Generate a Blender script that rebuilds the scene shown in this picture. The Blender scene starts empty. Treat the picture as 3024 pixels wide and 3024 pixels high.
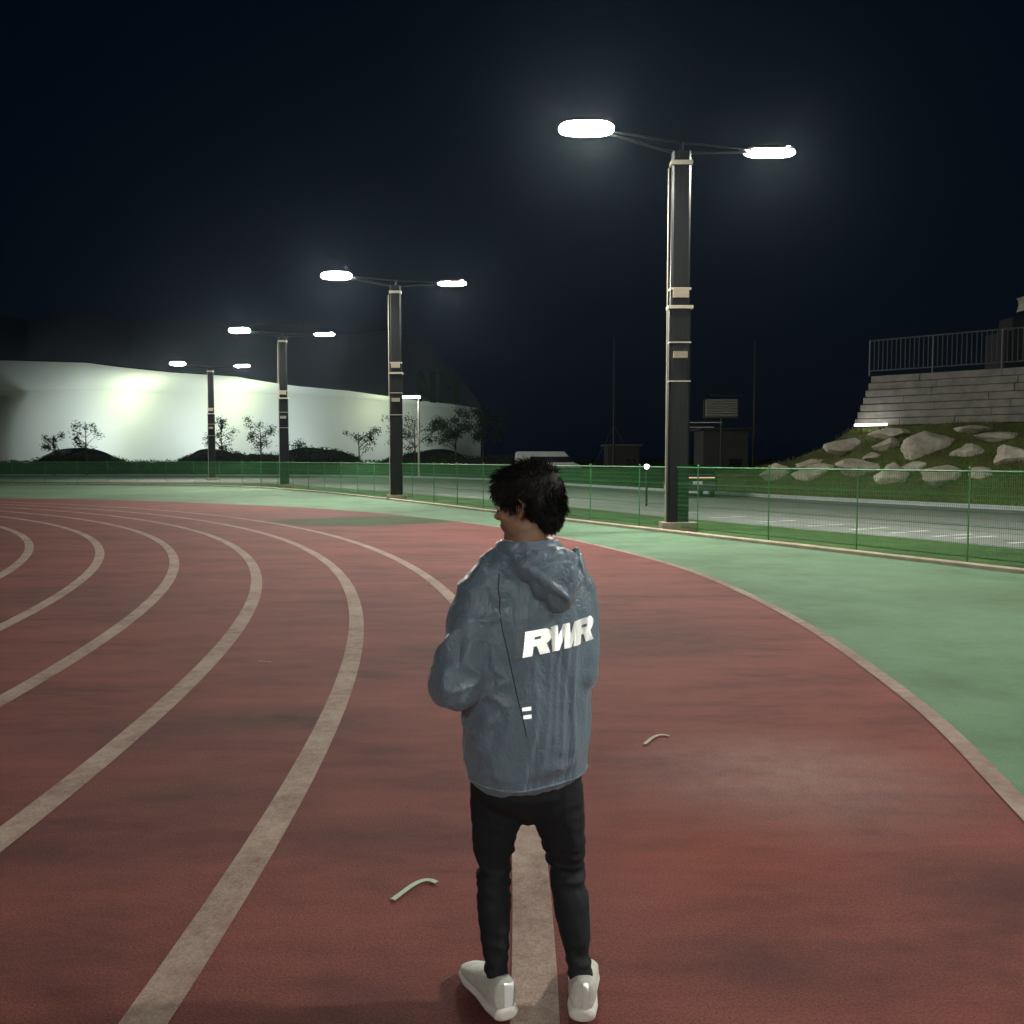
import bpy, bmesh, math, random
from mathutils import Vector, Matrix, noise, Euler
from mathutils.bvhtree import BVHTree
R = math.radians
random.seed(7)
scene = bpy.context.scene
COL = scene.collection

# ------------------------------------------------------------------ camera
FPX, PITCH, CAMH = 2644.96, 0.0594195, 1.75
cam_d = bpy.data.cameras.new('camera'); cam = bpy.data.objects.new('camera', cam_d); COL.objects.link(cam)
cam_d.sensor_width = 36; cam_d.lens = FPX/3024*36; cam_d.clip_end = 2000; cam_d.clip_start = 0.05
cam.location = (0, 0, CAMH); cam.rotation_euler = (math.pi/2-PITCH, 0, 0)
scene.camera = cam

# ------------------------------------------------------------------ night sky, weak moonlit ambience
world = bpy.data.worlds.new('World'); scene.world = world; world.use_nodes = True
wn = world.node_tree; bg = wn.nodes['Background']
sky = wn.nodes.new('ShaderNodeTexSky'); sky.sky_type = 'NISHITA'; sky.sun_disc = False
sky.sun_elevation = R(-4.0); sky.sun_rotation = R(60); sky.air_density = 1.0
hs = wn.nodes.new('ShaderNodeMix'); hs.data_type = 'RGBA'; hs.inputs[0].default_value = 0.85
wn.links.new(sky.outputs[0], hs.inputs[6]); hs.inputs[7].default_value = (0.006, 0.034, 0.090, 1)
wn.links.new(hs.outputs[2], bg.inputs[0]); bg.inputs[1].default_value = 0.07
HEAD_W = 760.0          # watts of each floodlight head
scene.view_settings.view_transform = 'Standard'; scene.view_settings.look = 'None'
scene.view_settings.exposure = 0.0; scene.view_settings.gamma = 1.0
scene.cycles.use_denoising = True
scene.cycles.max_bounces = 5; scene.cycles.volume_bounces = 0
scene.cycles.sample_clamp_indirect = 4

# ------------------------------------------------------------------ helpers
def at(px, py, Y):
    """world point at depth Y seen at pixel px,py of the 3024 frame"""
    u = -(py-1512)/FPX; c, s = math.cos(PITCH), math.sin(PITCH)
    t = Y/(c+u*s)
    return Vector(((px-1512)/FPX*t, Y, CAMH+(-s+u*c)*t))

def nodes(name):
    m = bpy.data.materials.new(name); m.use_nodes = True
    nt = m.node_tree; return m, nt, nt.nodes['Principled BSDF']

def mat(name, col, rough=0.7, metal=0.0, var=0.0, vscale=8.0, bump=0.0, bscale=40.0, spec=0.5, stretch=None, col2=None, sheen=0.0):
    m, nt, b = nodes(name)
    b.inputs['Roughness'].default_value = rough; b.inputs['Metallic'].default_value = metal
    b.inputs['Specular IOR Level'].default_value = spec
    if sheen: b.inputs['Sheen Weight'].default_value = sheen
    b.inputs['Base Color'].default_value = (*col, 1)
    tc = nt.nodes.new('ShaderNodeTexCoord')
    src = tc.outputs['Object']
    if stretch:
        mp = nt.nodes.new('ShaderNodeMapping'); mp.inputs['Scale'].default_value = stretch
        nt.links.new(src, mp.inputs[0]); src = mp.outputs[0]
    if var or col2:
        n = nt.nodes.new('ShaderNodeTexNoise'); n.inputs['Scale'].default_value = vscale; n.inputs['Detail'].default_value = 6
        nt.links.new(src, n.inputs[0])
        r = nt.nodes.new('ShaderNodeValToRGB'); nt.links.new(n.outputs[0], r.inputs[0])
        r.color_ramp.elements[0].position = 0.3; r.color_ramp.elements[1].position = 0.7
        c1 = tuple(c*(1-var) for c in col); c2 = col2 or tuple(min(1, c*(1+var)) for c in col)
        r.color_ramp.elements[0].color = (*c1, 1); r.color_ramp.elements[1].color = (*c2, 1)
        nt.links.new(r.outputs[0], b.inputs['Base Color'])
    if bump:
        n2 = nt.nodes.new('ShaderNodeTexNoise'); n2.inputs['Scale'].default_value = bscale; n2.inputs['Detail'].default_value = 4
        nt.links.new(src, n2.inputs[0])
        bp = nt.nodes.new('ShaderNodeBump'); bp.inputs['Strength'].default_value = bump; bp.inputs['Distance'].default_value = 0.02
        nt.links.new(n2.outputs[0], bp.inputs['Height']); nt.links.new(bp.outputs[0], b.inputs['Normal'])
    return m

def emit(name, col, s):
    m, nt, b = nodes(name)
    b.inputs['Base Color'].default_value = (0.8, 0.8, 0.8, 1)
    b.inputs['Emission Color'].default_value = (*col, 1); b.inputs['Emission Strength'].default_value = s
    return m

class MB:
    def __init__(s): s.v = []; s.f = []
    def add(s, v, f):
        o = len(s.v); s.v += [tuple(x) for x in v]; s.f += [tuple(i+o for i in q) for q in f]; return s
    def box(s, c, d, M=None):
        x, y, z = d[0]/2, d[1]/2, d[2]/2
        v = [Vector((i*x, j*y, k*z)) for k in (-1, 1) for j in (-1, 1) for i in (-1, 1)]
        if M: v = [M @ p for p in v]
        v = [p+Vector(c) for p in v]
        return s.add(v, [(0, 2, 3, 1), (4, 5, 7, 6), (0, 1, 5, 4), (2, 6, 7, 3), (0, 4, 6, 2), (1, 3, 7, 5)])
    def tube(s, a, b, r0, r1=None, n=8):
        r1 = r0 if r1 is None else r1
        a, b = Vector(a), Vector(b); d = (b-a).normalized()
        q = d.to_track_quat('Z', 'Y').to_matrix()
        v = []
        for p, r in ((a, r0), (b, r1)):
            for i in range(n):
                t = 2*math.pi*i/n; v.append(p+q @ Vector((r*math.cos(t), r*math.sin(t), 0)))
        f = [(i, (i+1) % n, n+(i+1) % n, n+i) for i in range(n)]
        f += [tuple(range(n-1, -1, -1)), tuple(range(n, 2*n))]
        return s.add(v, f)
    def path(s, pts, rad, n=10):
        """closed tapered tube through points"""
        pts = [Vector(p) for p in pts]; v = []; m = len(pts)
        q = None; pd = None
        for i, p in enumerate(pts):
            d = (pts[min(i+1, m-1)]-pts[max(i-1, 0)]).normalized()
            q = d.to_track_quat('Z', 'Y').to_matrix() if q is None else pd.rotation_difference(d).to_matrix() @ q
            pd = d
            for k in range(n):
                t = 2*math.pi*k/n; v.append(p+q @ Vector((rad[i]*math.cos(t), rad[i]*math.sin(t), 0)))
        f = [(i*n+k, i*n+(k+1) % n, (i+1)*n+(k+1) % n, (i+1)*n+k) for i in range(m-1) for k in range(n)]
        f += [tuple(range(n-1, -1, -1)), tuple(range((m-1)*n, m*n))]
        return s.add(v, f)
    def ell(s, c, r, M=None, nu=20, nv=12):
        v = []; f = []
        for j in range(1, nv):
            ph = math.pi*j/nv
            for i in range(nu):
                t = 2*math.pi*i/nu
                v.append(Vector((r[0]*math.sin(ph)*math.cos(t), r[1]*math.sin(ph)*math.sin(t), r[2]*math.cos(ph))))
        v += [Vector((0, 0, r[2])), Vector((0, 0, -r[2]))]; T = len(v)-2; B = len(v)-1
        for j in range(nv-2):
            for i in range(nu):
                f.append((j*nu+i, (j+1)*nu+i, (j+1)*nu+(i+1) % nu, j*nu+(i+1) % nu))
        for i in range(nu):
            f.append((T, i, (i+1) % nu)); f.append((B, (nv-2)*nu+(i+1) % nu, (nv-2)*nu+i))
        if M: v = [M @ p for p in v]
        return s.add([p+Vector(c) for p in v], f)
    def rings(s, rs, n=36, power=2.0):
        """rs: list of (z, cx, cy, hw, hd, yaw) closed loft"""
        v = []
        for z, cx, cy, hw, hd, yaw in rs:
            for k in range(n):
                t = 2*math.pi*k/n; c, sn = math.cos(t), math.sin(t)
                x = hw*math.copysign(abs(c)**(2/power), c); y = hd*math.copysign(abs(sn)**(2/power), sn)
                v.append((cx+x*math.cos(yaw)-y*math.sin(yaw), cy+x*math.sin(yaw)+y*math.cos(yaw), z))
        m = len(rs)
        f = [(i*n+k, i*n+(k+1) % n, (i+1)*n+(k+1) % n, (i+1)*n+k) for i in range(m-1) for k in range(n)]
        f += [tuple(range(n-1, -1, -1)), tuple(range((m-1)*n, m*n))]
        return s.add(v, f)
    def build(s, name, m, parent=None, smooth=False, loc=None):
        me = bpy.data.meshes.new(name); me.from_pydata(s.v, [], s.f); me.update()
        if m: me.materials.append(m)
        o = bpy.data.objects.new(name, me); COL.objects.link(o)
        if parent: o.parent = parent
        if loc: o.location = loc
        if smooth:
            for p in me.polygons: p.use_smooth = True
        return o

def tag(o, label=None, cat=None, group=None, kind=None):
    if label: o['label'] = label
    if cat: o['category'] = cat
    if group: o['group'] = group
    if kind: o['kind'] = kind
    return o

def empty(name, loc=(0, 0, 0), rz=0, label=None, cat=None, group=None):
    o = bpy.data.objects.new(name, None); COL.objects.link(o); o.location = loc; o.rotation_euler = (0, 0, rz)
    o.empty_display_size = 0.2
    return tag(o, label, cat, group)

def children_of(o): return [c for c in bpy.data.objects if c.parent == o]
def copy_tree(o, parent=None):
    c = o.copy(); COL.objects.link(c)
    if parent: c.parent = parent
    for ch in children_of(o): copy_tree(ch, c)
    return c

def remesh(mb, voxel, smooth_it=8, subd=0):
    """union overlapping closed shells into ONE continuous surface; returns a mesh"""
    me = bpy.data.meshes.new('tmp'); me.from_pydata(mb.v, [], mb.f); me.update()
    o = bpy.data.objects.new('tmp', me); COL.objects.link(o)
    r = o.modifiers.new('r', 'REMESH'); r.mode = 'VOXEL'; r.voxel_size = voxel
    if smooth_it:
        sm = o.modifiers.new('s', 'SMOOTH'); sm.factor = 0.5; sm.iterations = smooth_it
    dg = bpy.context.evaluated_depsgraph_get(); dg.update()
    out = bpy.data.meshes.new_from_object(o.evaluated_get(dg))
    bpy.data.objects.remove(o); bpy.data.meshes.remove(me)
    for p in out.polygons: p.use_smooth = True
    return out

def mesh_obj(name, me, m, parent=None):
    me.name = name; me.materials.clear(); me.materials.append(m)
    o = bpy.data.objects.new(name, me); COL.objects.link(o)
    if parent: o.parent = parent
    return o

def displace(me, fn):
    me.calc_loop_triangles()
    ns = [v.normal.copy() for v in me.vertices]
    for v, n in zip(me.vertices, ns): v.co = v.co+n*fn(v.co, n)
    me.update()

def catmull(P, n=8):
    P = [Vector(p) for p in P]; out = []
    for i in range(len(P)-1):
        p0, p1, p2, p3 = P[max(i-1, 0)], P[i], P[i+1], P[min(i+2, len(P)-1)]
        for k in range(n):
            t = k/n
            out.append(0.5*((2*p1)+(p2-p0)*t+(2*p0-5*p1+4*p2-p3)*t*t+(3*p1-p0-3*p2+p3)*t**3))
    out.append(P[-1]); return out

def offset_line(pts, d):
    out = []
    for i, p in enumerate(pts):
        t = (pts[min(i+1, len(pts)-1)]-pts[max(i-1, 0)]); t = Vector((t.x, t.y)).normalized()
        out.append(Vector((p.x+t.y*d, p.y-t.x*d)))
    return out

def ribbon(pts, d0, d1, z):
    a, b = offset_line(pts, d0), offset_line(pts, d1)
    v = [(p.x, p.y, z) for p in a]+[(p.x, p.y, z) for p in b]; n = len(a)
    return MB().add(v, [(i, n+i, n+i+1, i+1) for i in range(n-1)])

def flat(poly, z):
    bm = bmesh.new(); vs = [bm.verts.new((p[0], p[1], z)) for p in poly]
    es = [bm.edges.new((vs[i], vs[(i+1) % len(vs)])) for i in range(len(vs))]
    bmesh.ops.triangle_fill(bm, edges=es, use_beauty=True)
    bmesh.ops.recalc_face_normals(bm, faces=bm.faces)
    me = bpy.data.meshes.new('flat'); bm.to_mesh(me); bm.free()
    if me.polygons and me.polygons[0].normal.z < 0: me.flip_normals()
    return me

# ------------------------------------------------------------------ materials
def ground_mat(name, base, dark, light, gran=900, stains=(), big=0.35, mid=2.2, speck=0.25, rough=0.85, aniso=None):
    m, nt, b = nodes(name); L = nt.links.new
    b.inputs['Roughness'].default_value = rough; b.inputs['Specular IOR Level'].default_value = 0.25
    tc = nt.nodes.new('ShaderNodeTexCoord'); src = tc.outputs['Object']
    def nz(scale, det, ro=0.55, s=None):
        n = nt.nodes.new('ShaderNodeTexNoise'); n.inputs['Scale'].default_value = scale; n.inputs['Detail'].default_value = det
        n.inputs['Roughness'].default_value = ro; L(s or src, n.inputs[0]); return n.outputs[0]
    s2 = src
    if aniso:
        mp = nt.nodes.new('ShaderNodeMapping'); mp.inputs['Scale'].default_value = aniso; L(src, mp.inputs[0]); s2 = mp.outputs[0]
    a = nz(big, 5, 0.6, s2); c = nz(mid, 6, 0.65, s2); g = nz(gran, 2, 0.6)
    def math_(op, x, y):
        k = nt.nodes.new('ShaderNodeMath'); k.operation = op
        for i, q in enumerate((x, y)):
            if isinstance(q, (int, float)): k.inputs[i].default_value = q
            else: L(q, k.inputs[i])
        return k.outputs[0]
    mixv = math_('ADD', math_('MULTIPLY', a, 0.55), math_('MULTIPLY', c, 0.45))
    r = nt.nodes.new('ShaderNodeValToRGB'); L(mixv, r.inputs[0]); e = r.color_ramp.elements
    e[0].position = 0.36; e[0].color = (*dark, 1); e[1].position = 0.64; e[1].color = (*light, 1)
    k = e.new(0.5); k.color = (*base, 1)
    col = r.outputs[0]
    for (sx, sy, rad, el, sc, amt) in stains:
        mp = nt.nodes.new('ShaderNodeMapping'); mp.vector_type = 'TEXTURE'
        mp.inputs['Location'].default_value = (sx, sy, 0); mp.inputs['Scale'].default_value = (rad, rad*el, 1)
        L(src, mp.inputs[0])
        gr = nt.nodes.new('ShaderNodeTexGradient'); gr.gradient_type = 'SPHERICAL'; L(mp.outputs[0], gr.inputs[0])
        f = math_('MULTIPLY', math_('MULTIPLY', gr.outputs['Fac'], nz(5, 6, 0.7)), amt)
        mx = nt.nodes.new('ShaderNodeMix'); mx.data_type = 'RGBA'; L(f, mx.inputs[0]); L(col, mx.inputs[6]); mx.inputs[7].default_value = (*sc, 1)
        col = mx.outputs[2]
    sp = nt.nodes.new('ShaderNodeMapRange'); L(g, sp.inputs[0]); sp.inputs[1].default_value = 0.3; sp.inputs[2].default_value = 0.7
    sp.inputs[3].default_value = 1-speck; sp.inputs[4].default_value = 1+speck
    vm = nt.nodes.new('ShaderNodeVectorMath'); vm.operation = 'SCALE'; L(col, vm.inputs[0]); L(sp.outputs[0], vm.inputs[3])
    L(vm.outputs[0], b.inputs['Base Color'])
    bp = nt.nodes.new('ShaderNodeBump'); bp.inputs['Strength'].default_value = 0.35; bp.inputs['Distance'].default_value = 0.004
    L(g, bp.inputs['Height']); L(bp.outputs[0], b.inputs['Normal'])
    return m

M = {}
M['track'] = ground_mat('track_rubber', (0.158, 0.046, 0.040), (0.085, 0.027, 0.025), (0.200, 0.061, 0.051), gran=110,
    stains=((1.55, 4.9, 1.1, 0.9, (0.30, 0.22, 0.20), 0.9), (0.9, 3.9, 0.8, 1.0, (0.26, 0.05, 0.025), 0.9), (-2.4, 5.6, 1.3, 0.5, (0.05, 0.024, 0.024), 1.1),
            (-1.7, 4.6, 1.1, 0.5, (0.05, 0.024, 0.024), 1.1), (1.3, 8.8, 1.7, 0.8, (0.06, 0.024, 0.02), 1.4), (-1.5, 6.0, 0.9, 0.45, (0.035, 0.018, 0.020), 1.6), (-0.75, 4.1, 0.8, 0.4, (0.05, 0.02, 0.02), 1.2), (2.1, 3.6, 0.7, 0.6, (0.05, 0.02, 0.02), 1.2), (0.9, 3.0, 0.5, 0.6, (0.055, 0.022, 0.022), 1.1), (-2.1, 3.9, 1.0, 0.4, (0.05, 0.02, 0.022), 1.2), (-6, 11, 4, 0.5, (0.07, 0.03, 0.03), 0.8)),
    big=0.9, mid=3.4, speck=0.32, aniso=(0.45, 1.2, 1))
M['apron'] = ground_mat('apron_green', (0.110, 0.195, 0.118), (0.072, 0.130, 0.072), (0.138, 0.235, 0.150), gran=110,
    stains=((7.6, 11.2, 3.2, 0.55, (0.07, 0.092, 0.045), 1.3), (4.5, 16.5, 1.8, 0.7, (0.06, 0.10, 0.05), 0.9)), big=0.25, mid=1.2, speck=0.15)
M['line'] = ground_mat('line_paint', (0.30, 0.22, 0.185), (0.20, 0.125, 0.105), (0.38, 0.295, 0.25), gran=110, big=1.6, mid=12, speck=0.22)
M['edge_line'] = ground_mat('edge_line_paint', (0.26, 0.19, 0.165), (0.18, 0.12, 0.10), (0.34, 0.27, 0.24), gran=300, big=1.1, mid=9)
M['grass'] = ground_mat('lawn', (0.035, 0.085, 0.022), (0.02, 0.045, 0.012), (0.06, 0.13, 0.03), gran=60, big=0.4, mid=3, speck=0.5)
M['wedge'] = ground_mat('island_grass', (0.022, 0.052, 0.006), (0.012, 0.030, 0.004), (0.036, 0.075, 0.010), gran=60, big=0.6, mid=3, speck=0.5)
M['asphalt'] = ground_mat('road_asphalt', (0.20, 0.215, 0.205), (0.15, 0.165, 0.155), (0.24, 0.255, 0.245), gran=90, big=0.3, mid=1.4, speck=0.15)
M['gutter'] = mat('gutter_concrete', (0.10, 0.11, 0.115), 0.8, var=0.2, vscale=2)
M['kerb'] = mat('kerb_concrete', (0.42, 0.36, 0.28), 0.85, var=0.2, vscale=3, bump=0.3)
M['kerb_far'] = mat('pale_kerb_concrete', (0.50, 0.53, 0.56), 0.85, var=0.12, vscale=3, bump=0.3)
M['slope'] = ground_mat('slope_turf', (0.085, 0.115, 0.030), (0.13, 0.092, 0.05), (0.085, 0.16, 0.03), gran=14, big=0.8, mid=2.6, speck=0.7)
M['rock'] = mat('pale_boulder', (0.50, 0.45, 0.36), 0.9, var=0.35, vscale=1.6, bump=0.9, bscale=5, col2=(0.70, 0.65, 0.56))
M['steel'] = mat('galvanised_steel', (0.022, 0.024, 0.026), 0.42, 0.55, var=0.25, vscale=3, stretch=(6, 6, 0.4))
M['steel_light'] = mat('bright_clamp_steel', (0.62, 0.58, 0.46), 0.4, 0.3, var=0.1)
M['fence'] = mat('green_coated_wire', (0.07, 0.26, 0.10), 0.5)
M['stone'] = mat('grey_block_wall', (0.21, 0.20, 0.18), 0.9, var=0.25, vscale=2.2, bump=0.7, bscale=9)
M['rail'] = mat('railing_steel', (0.09, 0.10, 0.11), 0.5, 0.3)
M['lamp'] = emit('floodlight_lens', (1.0, 0.98, 0.84), 500)
M['lamp_cool'] = emit('cool_lens', (0.85, 0.95, 1.0), 9)
M['leaf'] = mat('dark_leaf', (0.028, 0.055, 0.016), 0.7, var=0.4, vscale=1.5)
M['leafpale'] = mat('dusty_leaf', (0.10, 0.12, 0.06), 0.7, var=0.4, vscale=1.5)
M['bark'] = mat('bark', (0.07, 0.05, 0.035), 0.9, var=0.3)
M['dark'] = mat('dark_cladding', (0.03, 0.032, 0.035), 0.7, var=0.2)
M['white_paint'] = mat('white_vehicle_paint', (0.85, 0.86, 0.90), 0.35)
M['black_paint'] = mat('dark_car_paint', (0.02, 0.025, 0.03), 0.25)
M['glass'] = mat('dark_glass', (0.01, 0.012, 0.015), 0.08)
M['tyre'] = mat('tyre_rubber', (0.015, 0.015, 0.015), 0.8)

# membrane lets the lamps inside the hall shine through
def membrane(name, col, trans):
    m, nt, b = nodes(name); L = nt.links.new
    out = nt.nodes['Material Output']; b.inputs['Base Color'].default_value = (*col, 1); b.inputs['Roughness'].default_value = 0.6
    t = nt.nodes.new('ShaderNodeBsdfTranslucent'); t.inputs[0].default_value = (*[c*0.95 for c in col], 1)
    mx = nt.nodes.new('ShaderNodeMixShader'); mx.inputs[0].default_value = trans
    L(b.outputs[0], mx.inputs[1]); L(t.outputs[0], mx.inputs[2]); L(mx.outputs[0], out.inputs['Surface'])
    return m
M['membrane'] = membrane('white_membrane', (0.71, 0.76, 0.69), 0.9)
M['roof_membrane'] = membrane('grey_roof_membrane', (0.20, 0.21, 0.24), 0.3)

# ------------------------------------------------------------------ ground, track, road
gme = MB().add([(-380, -120, -0.02), (300, -120, -0.02), (300, 420, -0.02), (-380, 420, -0.02)], [(0, 1, 2, 3)]).build('ground', M['grass'])
tag(gme, kind='structure')

kerb_pts = [(30.5, -29), (22.3, -13.6), (13.4, 3.2), (7.83, 13.62), (6.74, 15.62), (5.6, 17.75), (4.3, 20.1), (-0.4, 28.9), (-4.9, 37.6), (-10.6, 47.4), (-17.6, 56.2), (-26.3, 60.0), (-36, 61.0), (-60, 60.5), (-95, 52)]
kl = catmull([(x, y, 0) for x, y in kerb_pts], 10)
ap = [(p.x, p.y) for p in kl]+[(-95, -45), (20, -45)]
tag(mesh_obj('apron_surface', flat(ap, -0.014), M['apron']), kind='structure')

CX, CY, R0 = -36.38, 3.44, 36.46
# outer edge of the red surface, behind the camera round to the far left
red_pts = [(-7.5, -29), (-3.2, -14), (0.2, -4.5), (1.9, 1.0), (2.56, 4.28), (2.95, 6.6), (3.12, 9.96), (2.85, 13.79), (2.04, 17.2), (0.6, 21.2), (-1.4, 24.9)]
rl = catmull([(x, y, 0) for x, y in red_pts], 8)
outer = [(-1.4, 24.9), (-3.56, 27.99), (-4.92, 29.61), (-7.35, 32.08), (-10.6, 34.47), (-16.79, 38.17), (-22.59, 39.9)]
ol = catmull([(x, y, 0) for x, y in outer], 6)
arc = [(CX+39.2*math.cos(R(a)), CY+39.2*math.sin(R(a))) for a in range(72, 196, 4)]
red = [(p.x, p.y) for p in rl]+[(p.x, p.y) for p in ol[1:]]+arc+[(-72, -29)]
tag(mesh_obj('running_track', flat(red, -0.010), M['track']), kind='structure')

wedge = catmull([(x, y, 0) for x, y in [(-7.0, 25.1), (-6.2, 26.0), (-4.9, 26.9), (-3.5, 27.3), (-2.3, 26.1), (-1.65, 25.05), (-2.2, 24.35), (-2.96, 23.95), (-4.3, 23.45), (-5.6, 24.0), (-7.0, 25.1)]], 5)[:-1]
tag(mesh_obj('grass_island', flat([(p.x, p.y) for p in wedge], -0.006), M['wedge']), kind='structure')

LINE_W = 0.155
for k in range(9):
    rr = R0-1.22*k
    if k == 0:
        pts = [Vector((CX+rr*math.cos(R(a)), CY+rr*math.sin(R(a)))) for a in [-30+0.75*i for i in range(240)]]
    else:
        pts = [Vector((CX+rr*math.cos(R(a)), CY+rr*math.sin(R(a)))) for a in [-30+0.75*i for i in range(240)]]
    o = ribbon(pts, -LINE_W/2, LINE_W/2, -0.005).build('lane_line', M['line']); tag(o, kind='structure')
    if o.data.polygons[0].normal.z < 0: o.data.flip_normals()
o = ribbon([Vector((p.x, p.y)) for p in rl], -0.07, 0.05, -0.004).build('edge_line', M['edge_line']); tag(o, kind='structure')
if o.data.polygons[0].normal.z < 0: o.data.flip_normals()

def kerb(name, pts, d0, d1, h, m):
    a, b = offset_line(pts, d0), offset_line(pts, d1); n = len(a); v = []
    ch = 0.015
    for p, q in zip(a, b):
        e = (q-p).normalized()*ch
        v += [(p.x, p.y, -0.05), (p.x, p.y, h-ch), (p.x+e.x, p.y+e.y, h), (q.x-e.x, q.y-e.y, h), (q.x, q.y, h-ch), (q.x, q.y, -0.05)]
    f = [(i*6+k, i*6+k+1, (i+1)*6+k+1, (i+1)*6+k) for i in range(n-1) for k in range(5)]
    o = MB().add(v, f).build(name, m); bm = bmesh.new(); bm.from_mesh(o.data); bmesh.ops.recalc_face_normals(bm, faces=bm.faces); bm.to_mesh(o.data); bm.free()
    return tag(o, kind='structure')
kl2 = [Vector((p.x, p.y)) for p in kl]
kerb('track_kerb', kl2, -0.02, 0.16, 0.06, M['kerb'])

rn = catmull([(x, y, 0) for x, y in [(32, -19), (16.5, 5), (9.99, 17.4), (8.6, 20.06), (6.93, 22.9), (4.4, 27.6), (1.14, 34.6), (-4.61, 44.5), (-12, 56.5), (-20.5, 66.0), (-38.2, 68.5), (-70, 69), (-110, 66)]], 8)
rf = catmull([(x, y, 0) for x, y in [(46, -15), (27, 15), (17.4, 30.39), (14.81, 34.9), (12.0, 40.2), (7.8, 49.5), (3.0, 61.5), (-3.0, 76), (-16, 89), (-32, 93.5), (-52.65, 94), (-80, 94), (-115, 92)]], 8)
tag(mesh_obj('road', flat([(p.x, p.y) for p in rn]+[(p.x, p.y) for p in reversed(rf)], -0.012), M['asphalt']), kind='structure')
rf2 = [Vector((p.x, p.y)) for p in rf]
kerb('road_kerb', rf2, -0.12, 0.22, 0.13, M['kerb_far'])
g = ribbon(rf2, -2.6, -1.9, -0.008).build('gutter_strip', M['gutter']); tag(g, kind='structure')
if g.data.polygons[0].normal.z < 0: g.data.flip_normals()
rn2 = [Vector((p.x, p.y)) for p in rn]
for i in range(14, 44, 3):      # short bay marks along the near edge of the road
    p = rn2[i]; t = (rn2[i+1]-rn2[i-1]).normalized(); nrm = Vector((t.y, -t.x))
    a = p+nrm*0.9; b = p+nrm*2.3
    v = [(a-t*0.08), (b-t*0.08), (b+t*0.08), (a+t*0.08)]
    q = MB().add([(c.x, c.y, -0.008) for c in v], [(0, 1, 2, 3)]).build('bay_marking', M['kerb_far']); tag(q, kind='structure')
    if q.data.polygons[0].normal.z < 0: q.data.flip_normals()

# ------------------------------------------------------------------ rocky slope on the right
def P2(px, py, Y): return at(px, py, Y)
foot = [Vector((p.x, p.y, 0.0)) for p in offset_line(rf2, 0.24)]
foot = foot[8:46]
WL = at(2530, 1258, 42.6); WR = at(3024, 1241, 37.8); wdir = (WR-WL); wdir.z = 0
def slope_top(s):
    # s 0 = right end (beyond the frame), 1 = far left nose
    pts = [(0.0, WR+wdir*2.2), (0.18, WR+wdir*0.5), (0.34, WR), (0.60, WL), (0.70, at(2440, 1318, 44.5)), (0.78, at(2330, 1362, 46.5)), (0.88, at(2200, 1385, 50)), (1.0, at(2120, 1398, 56))]
    for (a, p), (b, q) in zip(pts, pts[1:]):
        if a <= s <= b: return p.lerp(q, (s-a)/(b-a))
    return pts[-1][1]
NS, NT = 90, 26
v = []; f = []
for i in range(NS+1):
    s = i/NS; fi = s*(len(foot)-1)*0.86; a = foot[int(fi)].lerp(foot[min(int(fi)+1, len(foot)-1)], fi-int(fi)); b = slope_top(s)
    for j in range(NT+1):
        t = j/NT; p = a.lerp(b, t); p.z = b.z*(t**0.85)
        if 0 < j < NT: p.z += 0.16*noise.fractal(p*0.5, 1, 2, 4)+0.05*noise.noise(p*2.5)
        if j == 0: p.z = 0.02
        v.append(p)
for i in range(NS):
    for j in range(NT): q = i*(NT+1)+j; f.append((q, q+1, q+NT+2, q+NT+1))
# plateau behind
base = len(v)
for i in range(NS+1):
    p = Vector(v[i*(NT+1)+NT]); back = Vector((9.0, 26, 0)); z = p.z-0.3 if i/NS > 0.6 else p.z
    v.append((p.x+back.x, p.y+back.y, max(0.0, z-0.6)))
for i in range(NS): f.append((i*(NT+1)+NT, base+i, base+i+1, (i+1)*(NT+1)+NT))
sl = MB().add(v, f).build('slope_terrain', M['slope'], smooth=True); tag(sl, kind='structure')
bm = bmesh.new(); bm.from_mesh(sl.data); bmesh.ops.recalc_face_normals(bm, faces=bm.faces)
bm.to_mesh(sl.data); bm.free()
if sum(p.normal.z for p in sl.data.polygons) < 0: sl.data.flip_normals()
slope_bvh = BVHTree.FromPolygons([vv.co for vv in sl.data.vertices], [tuple(p.vertices) for p in sl.data.polygons])

def pix_ray(px, py):
    d = at(px, py, 10)-Vector((0, 0, CAMH)); d.normalize(); return d
def boulder(px, py, w, h, seed, label, mt='rock'):
    hit = slope_bvh.ray_cast(Vector((0, 0, CAMH)), pix_ray(px, py))
    if hit[0] is None: return
    c = hit[0]; dist = c.y; sx = w*dist/FPX/2*1.35; sz = h*dist/FPX/2*1.4
    bm = bmesh.new(); bmesh.ops.create_icosphere(bm, subdivisions=4, radius=1)
    rnd = random.Random(seed); off = Vector((rnd.random()*50, rnd.random()*50, 0))
    cuts = [Vector((rnd.uniform(-1, 1), rnd.uniform(-1, 1), rnd.uniform(-0.5, 1))).normalized() for _ in range(15)]
    for vv in bm.verts:
        p = vv.co.copy()
        for cu in cuts:
            d = p.dot(cu)-0.62
            if d > 0: p -= cu*d
        p *= 1+0.10*noise.fractal(p*1.5+off, 1, 2, 3)+0.03*noise.noise(p*7+off)
        vv.co = Vector((p.x*sx, p.y*min(sx, 0.9)*0.8, p.z*sz))
    me = bpy.data.meshes.new('boulder'); bm.to_mesh(me); bm.free()
    o = mesh_obj('boulder', me, M[mt]); o.location = c+Vector((0, 0, sz*0.1)); o.rotation_euler = (rnd.uniform(-.1, .1), rnd.uniform(-.15, .15), rnd.uniform(-.3, .3))
    tag(o, label, 'boulder', 'boulders set into the grass slope')
boulder(2745, 1325, 190, 85, 1, 'largest pale boulder below the stone wall on the slope')
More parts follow.
